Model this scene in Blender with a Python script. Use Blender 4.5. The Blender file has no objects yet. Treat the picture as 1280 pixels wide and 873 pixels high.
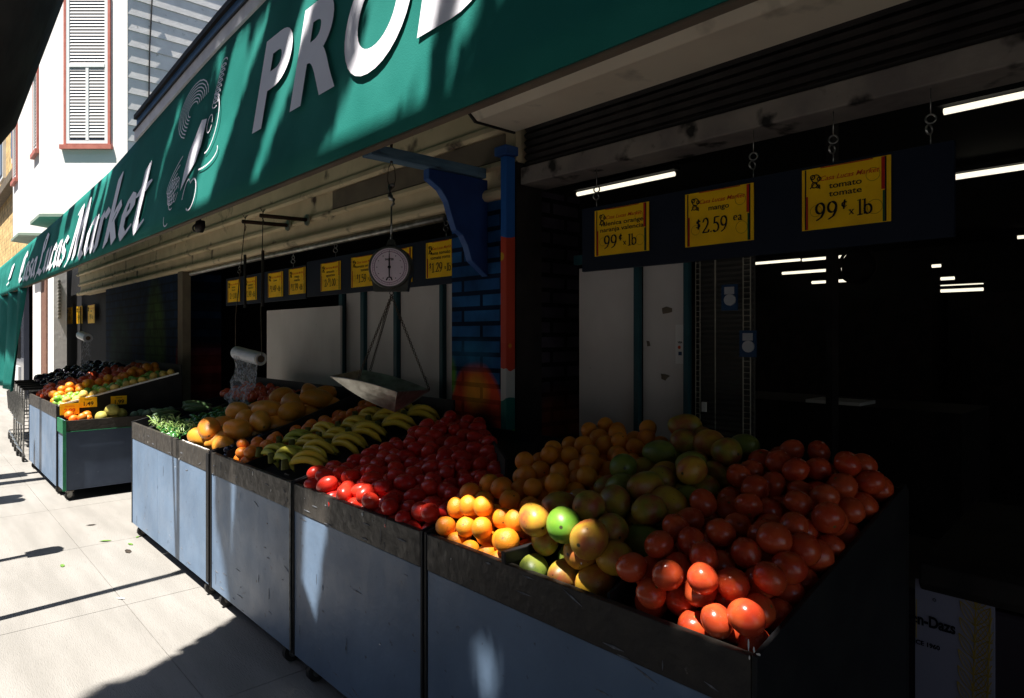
import bpy, bmesh, math, random
from mathutils import Vector, Matrix, noise
import numpy as np
random.seed(7); rng = np.random.default_rng(7)
SC = bpy.context.scene
COL = SC.collection
R = math.radians

# ------------------------------------------------------------------ camera, sky, sun, exposure
CAM_H = 1.42
S_, C_ = 0.6756, 0.7373
cd = bpy.data.cameras.new('camera'); cam = bpy.data.objects.new('camera', cd); COL.objects.link(cam)
cam.location = (0, 0, CAM_H)
cam.rotation_euler = (Vector((S_, C_, 0))).to_track_quat('-Z', 'Y').to_euler()
cd.sensor_width = 36.0; cd.lens = 36.0 * 830 / 1280; cd.shift_y = -0.0129
cd.clip_start = 0.05; cd.clip_end = 800
SC.camera = cam
SUN_T = 2.6
SUN_FROM = Vector((-1, -0.10, SUN_T)).normalized()
w = bpy.data.worlds.new('World'); SC.world = w; w.use_nodes = True
nt = w.node_tree; bg = nt.nodes['Background']
sky = nt.nodes.new('ShaderNodeTexSky'); sky.sky_type = 'NISHITA'; sky.sun_disc = False
sky.sun_elevation = math.asin(SUN_FROM.z); sky.sun_rotation = math.atan2(SUN_FROM.x, SUN_FROM.y)
nt.links.new(sky.outputs[0], bg.inputs[0]); bg.inputs[1].default_value = 0.05
sd = bpy.data.lights.new('sun', 'SUN'); sd.energy = 5.0; sd.angle = R(0.5); sd.color = (1.0, 0.95, 0.88)
sun = bpy.data.objects.new('sun', sd); COL.objects.link(sun)
sun.location = (-5, 0, 12); sun.rotation_euler = (-SUN_FROM).to_track_quat('-Z', 'Y').to_euler()
SC.view_settings.view_transform = 'Standard'; SC.view_settings.look = 'None'
SC.view_settings.exposure = 1.45; SC.view_settings.gamma = 1.0
SC.view_settings.use_curve_mapping = False
SC.cycles.max_bounces = 8; SC.cycles.transparent_max_bounces = 12

# photo pixel -> place, used to set out the street front
def ray(px, py):
    u = (px - 640) / 830; v = (420 - py) / 830
    return S_ + u * C_, C_ - u * S_, v
def on_x(px, py, X):
    a, b, v = ray(px, py); t = X / a
    return Vector((X, b * t, CAM_H + v * t))
def on_z(px, py, z):
    a, b, v = ray(px, py); t = (z - CAM_H) / v
    return Vector((a * t, b * t, z))
def on_y(px, py, Y):
    a, b, v = ray(px, py); t = Y / b
    return Vector((a * t, Y, CAM_H + v * t))
def Yat(px, X): return on_x(px, 420, X).y

# ------------------------------------------------------------------ materials
def node(nt, t, **k):
    n = nt.nodes.new(t)
    for a, b in k.items(): setattr(n, a, b)
    return n
def mat(name, c1, c2=None, scale=8, lo=.35, hi=.65, rough=.5, metal=0, bump=0, bscale=None, c3=None, s3=3, lo3=.5, hi3=.6,
        rand=None, coord='Object', stretch=(1, 1, 1), emit=None, spec=.2, coat=0, rvar=0, alpha=None, detail=4, sub=0):
    m = bpy.data.materials.new(name); m.use_nodes = True; nt = m.node_tree
    b = nt.nodes['Principled BSDF']; L = nt.links.new
    b.inputs['Roughness'].default_value = rough; b.inputs['Metallic'].default_value = metal
    b.inputs['Specular IOR Level'].default_value = spec; b.inputs['Coat Weight'].default_value = coat
    b.inputs['Base Color'].default_value = (*c1, 1)
    tc = node(nt, 'ShaderNodeTexCoord'); mp = node(nt, 'ShaderNodeMapping'); mp.inputs['Scale'].default_value = stretch
    L(tc.outputs[coord], mp.inputs[0]); vec = mp.outputs[0]
    if rand:
        oi = node(nt, 'ShaderNodeObjectInfo'); ad = node(nt, 'ShaderNodeVectorMath', operation='ADD')
        ml = node(nt, 'ShaderNodeMath', operation='MULTIPLY'); ml.inputs[1].default_value = 37
        L(oi.outputs['Random'], ml.inputs[0]); L(vec, ad.inputs[0]); L(ml.outputs[0], ad.inputs[1]); vec = ad.outputs[0]
    out = None
    def nz(sc, lo, hi, det=detail):
        n = node(nt, 'ShaderNodeTexNoise'); n.inputs['Scale'].default_value = sc; n.inputs['Detail'].default_value = det
        L(vec, n.inputs[0]); r = node(nt, 'ShaderNodeMapRange'); r.inputs[1].default_value = lo; r.inputs[2].default_value = hi
        L(n.outputs[0], r.inputs[0]); return n, r.outputs[0]
    def mix(f, a, c):
        x = node(nt, 'ShaderNodeMix', data_type='RGBA'); L(f, x.inputs[0])
        if isinstance(a, tuple): x.inputs[6].default_value = (*a, 1)
        else: L(a, x.inputs[6])
        x.inputs[7].default_value = (*c, 1); return x.outputs[2]
    out = c1
    if c2: _, f = nz(scale, lo, hi); out = mix(f, c1, c2)
    if rand:
        mr = node(nt, 'ShaderNodeMapRange'); mr.inputs[3].default_value = 0; mr.inputs[4].default_value = rand[1]
        L(oi.outputs['Random'], mr.inputs[0]); out = mix(mr.outputs[0], out, rand[0])
    if c3: _, f = nz(s3, lo3, hi3); out = mix(f, out, c3)
    if not isinstance(out, tuple): L(out, b.inputs['Base Color'])
    if rvar:
        _, f = nz(scale * 1.7, .3, .7); r = node(nt, 'ShaderNodeMapRange'); r.inputs[3].default_value = max(.05, rough - rvar); r.inputs[4].default_value = min(1, rough + rvar)
        L(f, r.inputs[0]); L(r.outputs[0], b.inputs['Roughness'])
    if bump:
        n, _ = nz(bscale or scale * 3, 0, 1, 6); bp = node(nt, 'ShaderNodeBump'); bp.inputs['Strength'].default_value = bump
        bp.inputs['Distance'].default_value = .01; L(n.outputs[0], bp.inputs['Height']); L(bp.outputs[0], b.inputs['Normal'])
    if emit: b.inputs['Emission Color'].default_value = (*emit[0], 1); b.inputs['Emission Strength'].default_value = emit[1]
    if sub:
        b.inputs['Subsurface Weight'].default_value = sub; b.inputs['Subsurface Radius'].default_value = (.01, .004, .002); b.inputs['Subsurface Scale'].default_value = 1
    if alpha is not None: b.inputs['Alpha'].default_value = alpha
    m['vec'] = 1
    return m
M = {}
M['concrete'] = mat('concrete', (.50, .475, .43), (.40, .375, .34), 2.2, rough=.9, bump=.35, bscale=60, c3=(.27, .25, .23), s3=9, lo3=.62, hi3=.8)
M['asphalt'] = mat('asphalt', (.05, .05, .052), (.07, .07, .07), 30, rough=.9, bump=.4, bscale=80)
M['kerb'] = mat('kerb', (.34, .33, .31), (.26, .25, .24), 6, rough=.9, bump=.3)
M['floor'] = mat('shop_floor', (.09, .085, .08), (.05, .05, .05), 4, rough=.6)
M['green_canvas'] = mat('green_canvas', (.011, .135, .112), (.016, .165, .138), 3, rough=.8, spec=.08, bump=.15, bscale=260, c3=(.035, .235, .20), s3=1.6, lo3=.5, hi3=.8)
M['white_vinyl'] = mat('white_vinyl', (.86, .85, .90), (.80, .79, .85), 5, rough=.5, spec=.3)
M['white_trim'] = mat('white_trim', (.82, .82, .86), (.66, .66, .72), 9, rough=.45)
M['blue_trim'] = mat('blue_trim', (.05, .13, .28), (.08, .18, .34), 6, rough=.4)
M['black_metal'] = mat('black_metal', (.018, .018, .02), (.03, .028, .026), 12, rough=.5, metal=.3)
M['cream_wood'] = mat('cream_wood', (.66, .54, .35), (.56, .46, .29), 5, rough=.7, bump=.25, bscale=24, c3=(.08, .06, .045), s3=5.5, lo3=.60, hi3=.72)
M['cream_soffit'] = mat('cream_soffit', (.76, .68, .54), (.70, .62, .49), 4, rough=.6, bump=.08, c3=(.2, .17, .13), s3=6, lo3=.62, hi3=.85)
M['bare_wood'] = mat('bare_wood', (.13, .105, .08), (.17, .14, .10), 7, rough=.85, bump=.2)
M['beam_plaster'] = mat('beam_plaster', (.24, .21, .18), (.15, .13, .12), 5, rough=.8, bump=.3, bscale=30, c3=(.02, .018, .016), s3=7, lo3=.56, hi3=.66)
M['shutter'] = mat('shutter', (.02, .018, .018), (.035, .03, .028), 8, rough=.6, metal=.2)
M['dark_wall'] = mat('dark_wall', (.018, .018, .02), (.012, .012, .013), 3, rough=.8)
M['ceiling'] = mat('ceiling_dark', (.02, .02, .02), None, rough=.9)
M['bin_paint'] = mat('bin_paint', (.16, .235, .345), (.12, .18, .27), 3.5, rough=.45, spec=.28, bump=.15, bscale=26, c3=(.075, .08, .10), s3=30, lo3=.66, hi3=.74, rvar=.1, detail=8)
M['bin_paint_shade'] = mat('bin_paint_shade', (.055, .075, .115), (.04, .055, .09), 6, rough=.5, spec=.3, c3=(.1, .12, .15), s3=19, lo3=.68, hi3=.74)  # same paint as the stand fronts, darkened for the end face's shade
M['bin_band'] = mat('bin_band', (.055, .048, .040), (.04, .036, .032), 14, rough=.45, bump=.3, bscale=40, c3=(.17, .16, .14), s3=34, lo3=.70, hi3=.74, rvar=.12, detail=8)
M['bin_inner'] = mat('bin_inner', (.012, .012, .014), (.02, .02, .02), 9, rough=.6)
M['white_chip'] = mat('white_chip', (.72, .71, .68), None, rough=.7)
M['green_edge'] = mat('green_edge', (.02, .13, .06), (.03, .2, .09), 15, rough=.6)
M['rubber'] = mat('rubber', (.02, .02, .02), (.05, .048, .045), 20, rough=.75)
M['caster_steel'] = mat('caster_steel', (.3, .3, .28), (.14, .12, .1), 30, rough=.45, metal=.7)
M['navy_board'] = mat('navy_board', (.004, .009, .022), (.007, .012, .026), 6, rough=.55)
M['teal_frame'] = mat('teal_frame', (.012, .06, .075), (.018, .075, .09), 8, rough=.4)
M['panel_grey'] = mat('panel_grey', (.66, .63, .60), (.56, .53, .50), 3.0, rough=.55, c3=(.09, .085, .08), s3=22, lo3=.71, hi3=.75, stretch=(1, 1, .7), detail=6)
M['yellow_sign'] = mat('yellow_sign', (.95, .56, .005), (.80, .46, .01), 9, rough=.5)
M['ink'] = mat('ink', (.004, .004, .01), None, rough=.6)
M['red_ink'] = mat('red_ink', (.62, .07, .01), None, rough=.6)
M['red_stripe'] = mat('red_stripe', (.5, .02, .01), (.35, .02, .01), 40, rough=.5)
M['green_stripe'] = mat('green_stripe', (.01, .08, .03), None, rough=.5)
M['ochre_ink'] = mat('ochre_ink', (.55, .33, .01), None, rough=.6)
M['dial_face'] = mat('dial_face', (.88, .76, .84), (.80, .69, .77), 9, rough=.35)
M['dial_ring'] = mat('dial_ring', (.28, .12, .25), None, rough=.5)
M['scale_body'] = mat('scale_body', (.07, .075, .065), (.1, .1, .09), 20, rough=.4, metal=.5)
M['galvanised'] = mat('galvanised', (.36, .35, .31), (.22, .21, .18), 26, rough=.34, metal=.75, bump=.2, bscale=30, c3=(.5, .5, .45), s3=9, lo3=.5, hi3=.7)
M['chain'] = mat('chain_steel', (.07, .055, .04), (.12, .1, .08), 60, rough=.5, metal=.7)
M['bright_steel'] = mat('bright_steel', (.40, .40, .38), (.2, .2, .19), 30, rough=.3, metal=.9)
M['rust_iron'] = mat('rust_iron', (.035, .022, .016), (.07, .035, .02), 40, rough=.8)
M['blue_wood'] = mat('blue_wood', (.13, .22, .30), (.08, .15, .23), 9, rough=.7, bump=.3, bscale=40, stretch=(1, 6, 6), c3=(.02, .03, .05), s3=6, lo3=.6, hi3=.7)
M['blue_wood_dark'] = mat('blue_paint', (.015, .04, .16), (.02, .06, .22), 6, rough=.55)
M['blue_edge'] = mat('blue_edge', (.03, .08, .26), (.05, .12, .32), 14, rough=.6)
M['tube'] = mat('lit_tube', (.9, .9, .85), None, emit=((1.0, .92, .72), .48))
M['plastic_roll'] = mat('plastic_roll', (.62, .66, .72), (.5, .54, .62), 18, rough=.3, stretch=(1, 1, 6), spec=.5)
M['cardboard'] = mat('cardboard', (.12, .08, .05), None, rough=.9)
M['white_stucco'] = mat('white_stucco', (.90, .87, .84), (.87, .84, .81), 4, rough=.8, bump=.2)
M['soffit_green'] = mat('soffit_green', (.26, .33, .27), (.22, .28, .23), 5, rough=.8)
M['siding'] = mat('siding', (.84, .82, .80), (.74, .72, .70), 5, rough=.7, bump=.2, c3=(.35, .33, .3), s3=8, lo3=.65, hi3=.75)
M['red_frame'] = mat('red_frame', (.50, .18, .14), (.42, .14, .11), 12, rough=.6)
M['sash'] = mat('sash_white', (.72, .74, .74), None, rough=.5)
M['blind'] = mat('blind_slat', (.74, .72, .70), None, rough=.6)
M['pane'] = mat('window_pane', (.08, .09, .12), None, rough=.08, spec=.8)
M['yellow_brick'] = mat('yellow_brick_plain', (.62, .44, .20), (.55, .38, .17), 5, rough=.8)
M['facade_a'] = mat('facade_a', (.16, .135, .11), (.13, .11, .09), 4, rough=.85)
M['bark'] = mat('bark', (.028, .022, .018), (.05, .04, .03), 14, rough=.95, bump=.9, bscale=20, stretch=(1, 1, .3))
M['leaf'] = mat('leaf', (.035, .075, .02), (.06, .11, .03), 3, rough=.6)
M['fallen_leaf'] = mat('fallen_leaf', (.08, .22, .03), (.14, .22, .05), 60, rough=.6)
M['paper'] = mat('litter_paper', (.75, .75, .73), None, rough=.8)
M['brown_brick'] = mat('brown_brick', (.16, .08, .06), (.22, .12, .08), 20, rough=.85)
M['freezer_body'] = mat('freezer_body', (.025, .02, .03), (.03, .02, .035), 4, rough=.4)
M['freezer_panel'] = mat('freezer_panel', (.27, .27, .36), (.24, .24, .33), 3, rough=.4)
M['gold'] = mat('gold_ink', (.34, .24, .04), None, rough=.5)
M['rack_slat'] = mat('rack_slat', (.07, .068, .06), None, rough=.7)
M['pack_blue'] = mat('pack_blue', (.012, .045, .11), None, rough=.4)
M['pack_grey'] = mat('pack_grey', (.35, .36, .38), None, rough=.35)
M['wire_white'] = mat('wire_white', (.30, .28, .22), None, rough=.5)
M['purple_dark'] = mat('purple_dark', (.02, .012, .025), (.03, .02, .03), 5, rough=.25, rand=((.02, .02, .05), 1), spec=.5)

def grad_fruit(name, base, alt, amt, nsc, lo, hi, pole, poler=.13, rough=.35, bump=.0, bsc=40, spec=.5, sub=.08, blush=None, spots=None, rand=((1, 1, 1), 0)):
    """fruit skin in unit object space: base/alt noise, random tint, mark at the stem pole"""
    m = mat(name, base, alt, nsc, lo, hi, rough=rough, bump=bump, bscale=bsc, spec=spec, rand=rand, c3=blush, s3=.9, lo3=.42, hi3=.68, rvar=.06, sub=sub)
    nt = m.node_tree; L = nt.links.new; b = nt.nodes['Principled BSDF']
    tc = node(nt, 'ShaderNodeTexCoord')
    sx = node(nt, 'ShaderNodeSeparateXYZ'); L(tc.outputs['Object'], sx.inputs[0])
    q = node(nt, 'ShaderNodeVectorMath', operation='MULTIPLY'); q.inputs[1].default_value = (1, 1, 0); L(tc.outputs['Object'], q.inputs[0])
    ln = node(nt, 'ShaderNodeVectorMath', operation='LENGTH'); L(q.outputs[0], ln.inputs[0])
    r = node(nt, 'ShaderNodeMapRange'); r.inputs[1].default_value = poler; r.inputs[2].default_value = poler * .6; r.inputs[3].default_value = 0; r.inputs[4].default_value = 1; L(ln.outputs['Value'], r.inputs[0])
    g = node(nt, 'ShaderNodeMath', operation='GREATER_THAN'); g.inputs[1].default_value = .2; L(sx.outputs['Z'], g.inputs[0])
    f = node(nt, 'ShaderNodeMath', operation='MULTIPLY'); L(r.outputs[0], f.inputs[0]); L(g.outputs[0], f.inputs[1])
    src = b.inputs['Base Color'].links[0].from_socket
    if spots:
        v = node(nt, 'ShaderNodeTexNoise'); v.inputs['Scale'].default_value = 7; v.inputs['Detail'].default_value = 2; L(tc.outputs['Object'], v.inputs[0])
        vr = node(nt, 'ShaderNodeMapRange'); vr.inputs[1].default_value = .70; vr.inputs[2].default_value = .74; L(v.outputs[0], vr.inputs[0])
        x = node(nt, 'ShaderNodeMix', data_type='RGBA'); L(vr.outputs[0], x.inputs[0]); L(src, x.inputs[6]); x.inputs[7].default_value = (*spots, 1); src = x.outputs[2]
    x = node(nt, 'ShaderNodeMix', data_type='RGBA'); L(f.outputs[0], x.inputs[0]); L(src, x.inputs[6]); x.inputs[7].default_value = (*pole, 1)
    L(x.outputs[2], b.inputs['Base Color'])
    return m
M['orange'] = grad_fruit('orange_skin', (.80, .25, .012), (.74, .20, .010), 1, 1.4, .4, .6, (.10, .09, .02), .10, rough=.42, bump=.25, bsc=14, rand=((.85, .36, .02), .6))
M['tangerine'] = grad_fruit('tangerine_skin', (.74, .16, .012), (.80, .20, .012), 1, 1.4, .4, .6, (.12, .10, .02), .12, rough=.38, bump=.2, bsc=12, rand=((.8, .24, .02), .6))
M['tomato'] = grad_fruit('tomato_skin', (.52, .045, .016), (.62, .09, .022), 1, 1.1, .42, .66, (.20, .16, .05), .13, rough=.24, rand=((.60, .10, .03), .7))
M['roma'] = grad_fruit('roma_skin', (.68, .022, .016), (.52, .014, .014), 1, 1.3, .4, .6, (.12, .05, .03), .11, rough=.3, spec=.4, rand=((.74, .05, .02), .7))
M['mango'] = grad_fruit('mango_skin', (.22, .25, .03), (.48, .31, .035), 1, .8, .42, .58, (.05, .05, .02), .12, rough=.42, blush=(.36, .08, .035), spots=(.03, .025, .01), rand=((.30, .22, .02), .55))
M['mango_yellow'] = grad_fruit('mango_yellow_skin', (.62, .33, .03), (.52, .30, .03), 1, .8, .4, .6, (.05, .05, .02), .12, rough=.42, blush=(.42, .11, .035), spots=(.06, .03, .01), rand=((.5, .34, .03), .5))
M['mango_green'] = grad_fruit('mango_green_skin', (.12, .20, .03), (.22, .26, .04), 1, .8, .4, .6, (.05, .05, .02), .12, rough=.4, spots=(.03, .03, .01), rand=((.20, .20, .03), .5))
M['mango_lime'] = grad_fruit('mango_lime_skin', (.14, .34, .03), (.22, .40, .04), 1, .8, .4, .6, (.05, .05, .02), .12, rough=.36)
M['papaya'] = grad_fruit('papaya_skin', (.80, .27, .02), (.70, .20, .02), 1, .9, .4, .6, (.12, .08, .03), .14, rough=.42, blush=(.55, .25, .03), spots=(.2, .08, .02), rand=((.75, .36, .03), .6))
M['pepper'] = mat('pepper_skin', (.02, .10, .015), (.05, .17, .03), 2, rough=.25, rand=((.03, .16, .03), .8), spec=.5)
M['zucchini'] = mat('zucchini_skin', (.03, .09, .025), (.30, .36, .2), 30, .5, .7, rough=.35, stretch=(3, 3, .3), spec=.5)
M['lime'] = mat('lime_skin', (.16, .42, .04), (.24, .46, .06), 2, rough=.4, rand=((.25, .34, .06), .7), spec=.5)
M['potato'] = mat('yellow_squash_skin', (.80, .56, .14), (.76, .48, .1), 3, rough=.5, rand=((.7, .5, .15), .8))
M['melon'] = mat('melon_skin', (.42, .38, .10), (.30, .34, .08), 3, rough=.55, rand=((.50, .30, .06), .8))
M['pale_squash'] = mat('pale_squash_skin', (.26, .34, .24), (.2, .3, .2), 4, rough=.5, rand=((.12, .2, .12), .9))
M['banana'] = mat('banana_skin', (.78, .52, .035), (.66, .46, .04), 3, rough=.45, c3=(.16, .10, .03), s3=26, lo3=.68, hi3=.74, rand=((.60, .50, .05), .5), spec=.5)
M['banana_green'] = mat('banana_green_skin', (.30, .34, .05), (.40, .38, .05), 3, rough=.45, rand=((.5, .42, .05), .6))
M['banana_tip'] = mat('banana_tip', (.10, .10, .02), None, rough=.7)
M['scallion'] = mat('scallion', (.16, .30, .06), (.3, .4, .12), 5, rough=.45, spec=.5)
M['sticker'] = mat('sticker', (.6, .55, .7), (.1, .1, .4), 120, .5, .52, rough=.4)

def brick_mat(name, c1, c2, mortar, scale, axis='YZ', ramp=None, bw=.5, rh=.25):
    m = bpy.data.materials.new(name); m.use_nodes = True; nt = m.node_tree; L = nt.links.new; b = nt.nodes['Principled BSDF']
    tc = node(nt, 'ShaderNodeTexCoord'); s = node(nt, 'ShaderNodeSeparateXYZ'); cb = node(nt, 'ShaderNodeCombineXYZ'); L(tc.outputs['Object'], s.inputs[0])
    L(s.outputs[axis[0]], cb.inputs[0]); L(s.outputs[axis[1]], cb.inputs[1])
    br = node(nt, 'ShaderNodeTexBrick'); br.inputs['Color1'].default_value = (*c1, 1); br.inputs['Color2'].default_value = (*c2, 1); br.inputs['Mortar'].default_value = (*mortar, 1)
    br.inputs['Scale'].default_value = scale; br.inputs['Mortar Size'].default_value = .012; br.inputs['Brick Width'].default_value = bw; br.inputs['Row Height'].default_value = rh
    L(cb.outputs[0], br.inputs[0])
    bp = node(nt, 'ShaderNodeBump'); bp.inputs['Strength'].default_value = .6; bp.inputs['Distance'].default_value = .01; bp.invert = True
    nz = node(nt, 'ShaderNodeTexNoise'); nz.inputs['Scale'].default_value = 25; L(tc.outputs['Object'], nz.inputs[0])
    ad = node(nt, 'ShaderNodeMath', operation='MULTIPLY_ADD'); L(nz.outputs[0], ad.inputs[0]); ad.inputs[1].default_value = -.35; L(br.outputs['Fac'], ad.inputs[2])
    L(ad.outputs[0], bp.inputs['Height']); L(bp.outputs[0], b.inputs['Normal'])
    b.inputs['Roughness'].default_value = .85; b.inputs['Specular IOR Level'].default_value = .12
    n2 = node(nt, 'ShaderNodeTexNoise'); n2.inputs['Scale'].default_value = 5; n2.inputs['Detail'].default_value = 6; L(tc.outputs['Object'], n2.inputs[0])
    r2 = node(nt, 'ShaderNodeMapRange'); r2.inputs[1].default_value = .35; r2.inputs[2].default_value = .7; r2.inputs[3].default_value = .65; r2.inputs[4].default_value = 1.5; L(n2.outputs[0], r2.inputs[0])
    col = br.outputs['Color']
    if ramp:
        for (cy, cz, ry, rz, colr, soft) in ramp:     # painted mural blobs, in the wall's own y/z
            sub = node(nt, 'ShaderNodeVectorMath', operation='SUBTRACT'); sub.inputs[1].default_value = (cy, cz, 0); L(cb.outputs[0], sub.inputs[0])
            dv = node(nt, 'ShaderNodeVectorMath', operation='DIVIDE'); dv.inputs[1].default_value = (ry, rz, 1); L(sub.outputs[0], dv.inputs[0])
            dn = node(nt, 'ShaderNodeVectorMath', operation='MULTIPLY_ADD'); L(n2.outputs['Color'], dn.inputs[0]); dn.inputs[1].default_value = (.14, .14, 0); L(dv.outputs[0], dn.inputs[2])
            ln = node(nt, 'ShaderNodeVectorMath', operation='LENGTH'); L(dn.outputs[0], ln.inputs[0])
            mr = node(nt, 'ShaderNodeMapRange'); mr.inputs[1].default_value = 1.0 + soft; mr.inputs[2].default_value = 1.0 - soft; L(ln.outputs['Value'], mr.inputs[0])
            x = node(nt, 'ShaderNodeMix', data_type='RGBA'); L(mr.outputs[0], x.inputs[0]); L(col, x.inputs[6]); x.inputs[7].default_value = (*colr, 1); col = x.outputs[2]
        k = node(nt, 'ShaderNodeMix', data_type='RGBA', blend_type='MULTIPLY'); k.inputs[0].default_value = 1
        inv = node(nt, 'ShaderNodeMapRange'); inv.inputs[3].default_value = 1; inv.inputs[4].default_value = .62; L(br.outputs['Fac'], inv.inputs[0])
        L(col, k.inputs[6]); L(inv.outputs[0], k.inputs[7]); col = k.outputs[2]
    k = node(nt, 'ShaderNodeMix', data_type='RGBA', blend_type='MULTIPLY'); k.inputs[0].default_value = 1; L(col, k.inputs[6]); L(r2.outputs[0], k.inputs[7])
    L(k.outputs[2], b.inputs['Base Color']); return m

# ------------------------------------------------------------------ mesh builders
OFF = {}
class MB:
    def __init__(s): s.v = []; s.f = []
    def add(s, vs, fs):
        n = len(s.v); s.v += [Vector(p) for p in vs]; s.f += [tuple(i + n for i in f) for f in fs]; return s
    def box(s, x0, x1, y0, y1, z0, z1):
        vs = [(x, y, z) for x in (x0, x1) for y in (y0, y1) for z in (z0, z1)]
        return s.add(vs, [(0, 1, 3, 2), (4, 6, 7, 5), (0, 4, 5, 1), (2, 3, 7, 6), (0, 2, 6, 4), (1, 5, 7, 3)])
    def hexa(s, a, b):   # two quads (lists of 4), bottom/top
        return s.add(a + b, [(0, 3, 2, 1), (4, 5, 6, 7), (0, 1, 5, 4), (1, 2, 6, 5), (2, 3, 7, 6), (3, 0, 4, 7)])
    def prism(s, poly, ax, a0, a1):  # poly in the 2 other axes, extruded along ax
        def P(p, a):
            return {'x': (a, p[0], p[1]), 'y': (p[0], a, p[1]), 'z': (p[0], p[1], a)}[ax]
        n = len(poly); vs = [P(p, a0) for p in poly] + [P(p, a1) for p in poly]
        return s.add(vs, [tuple(range(n))[::-1], tuple(range(n, 2 * n))] + [(i, (i + 1) % n, n + (i + 1) % n, n + i) for i in range(n)])
    def tube(s, pts, r, n=8, cap=True):
        pts = [Vector(p) for p in pts]; rs = r if isinstance(r, (list, tuple)) else [r] * len(pts)
        rings = []; up = None
        for i, p in enumerate(pts):
            d = (pts[min(i + 1, len(pts) - 1)] - pts[max(i - 1, 0)])
            d = d.normalized() if d.length > 1e-9 else Vector((0, 0, 1))
            if up is None: up = Vector((0, 0, 1)) if abs(d.z) < .9 else Vector((1, 0, 0))
            a = d.cross(up).normalized(); b = d.cross(a).normalized(); up = -b if False else up
            rings.append([p + (a * math.cos(t) + b * math.sin(t)) * rs[i] for t in [2 * math.pi * k / n for k in range(n)]])
        vs = [q for ring in rings for q in ring]; fs = []
        for i in range(len(pts) - 1):
            for k in range(n): fs.append((i * n + k, i * n + (k + 1) % n, (i + 1) * n + (k + 1) % n, (i + 1) * n + k))
        if cap: fs += [tuple(range(n))[::-1], tuple(range((len(pts) - 1) * n, len(pts) * n))]
        return s.add(vs, fs)
    def disc(s, c, r, ax, th, n=24, r2=None):
        c = Vector(c); ax = Vector(ax).normalized()
        return s.tube([c - ax * th / 2, c + ax * th / 2], [r, r if r2 is None else r2], n)
    def ring(s, c, R_, r, ax, n=24, m=6):
        c = Vector(c); ax = Vector(ax).normalized(); a = ax.orthogonal().normalized(); b = ax.cross(a); vs = []; fs = []
        for i in range(n):
            t = 2 * math.pi * i / n; d = a * math.cos(t) + b * math.sin(t)
            for k in range(m):
                q = 2 * math.pi * k / m; vs.append(c + d * (R_ + r * math.cos(q)) + ax * (r * math.sin(q)))
        for i in range(n):
            for k in range(m): fs.append((i * m + k, ((i + 1) % n) * m + k, ((i + 1) % n) * m + (k + 1) % m, i * m + (k + 1) % m))
        return s.add(vs, fs)
    def quad(s, a, b, c, d): return s.add([a, b, c, d], [(0, 1, 2, 3)])
    def mesh(s, me, mx):
        s.add([mx @ v.co for v in me.vertices], [tuple(p.vertices) for p in me.polygons]); return s
    def build(s, name, m, parent=None, loc=None, smooth=False, bevel=0):
        o0 = Vector(loc) if loc is not None else Vector((0, 0, 0))
        if parent is not None: o0 = OFF[parent.name]
        me = bpy.data.meshes.new(name); me.from_pydata([p - o0 for p in s.v], [], s.f); me.update()
        bm = bmesh.new(); bm.from_mesh(me); bmesh.ops.recalc_face_normals(bm, faces=bm.faces); bm.to_mesh(me); bm.free()
        if smooth: me.polygons.foreach_set('use_smooth', [True] * len(me.polygons))
        me.materials.append(m); o = bpy.data.objects.new(name, me); COL.objects.link(o); OFF[o.name] = o0
        if parent is not None: o.parent = parent
        else: o.location = o0
        if bevel:
            b = o.modifiers.new('bevel', 'BEVEL'); b.width = bevel; b.segments = 2; b.limit_method = 'ANGLE'
        return o
def tag(o, label, cat, group=None):
    o['label'] = label; o['category'] = cat
    if group: o['group'] = group
    return o
def thing(name, label, cat, loc=(0, 0, 0), group=None):
    o = bpy.data.objects.new(name, None); COL.objects.link(o); o.location = loc; OFF[o.name] = Vector(loc); o.empty_display_size = .1
    return tag(o, label, cat, group)
def struct(o): o['kind'] = 'structure'; return o
def copy_tree(o, parent=None):
    c = o.copy(); COL.objects.link(c); OFF[c.name] = OFF.get(o.name, Vector())
    if parent is not None: c.parent = parent
    for ch in list(o.children): copy_tree(ch, c)
    return c
FACE = Matrix(((0, 0, -1), (-1, 0, 0), (0, 1, 0)))   # lettering on a wall that faces the street
def text_geo(s, size, bold=0, shear=0, align='LEFT', space=1.0):
    cu = bpy.data.curves.new('t', 'FONT'); cu.body = s; cu.size = size; cu.offset = bold; cu.shear = shear; cu.align_x = align; cu.resolution_u = 8; cu.space_character = space
    ob = bpy.data.objects.new('t', cu); COL.objects.link(ob); bpy.context.view_layer.update()
    me = bpy.data.meshes.new_from_object(ob.evaluated_get(bpy.context.evaluated_depsgraph_get()))
    bpy.data.objects.remove(ob); bpy.data.curves.remove(cu); return me
def put_text(mb, s, size, org, rot=FACE, sx=1, bold=0, shear=0, align='CENTER', fitw=None, space=1.0):
    me = text_geo(s, size, bold, shear, align, space)
    if fitw and len(me.vertices):
        xs = [v.co.x for v in me.vertices]; wd = max(xs) - min(xs)
        if wd > 0: sx = fitw / wd
    mx = Matrix.Translation(org) @ rot.to_4x4() @ Matrix.Diagonal((sx, 1, 1, 1))
    mb.mesh(me, mx); bpy.data.meshes.remove(me)
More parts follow.
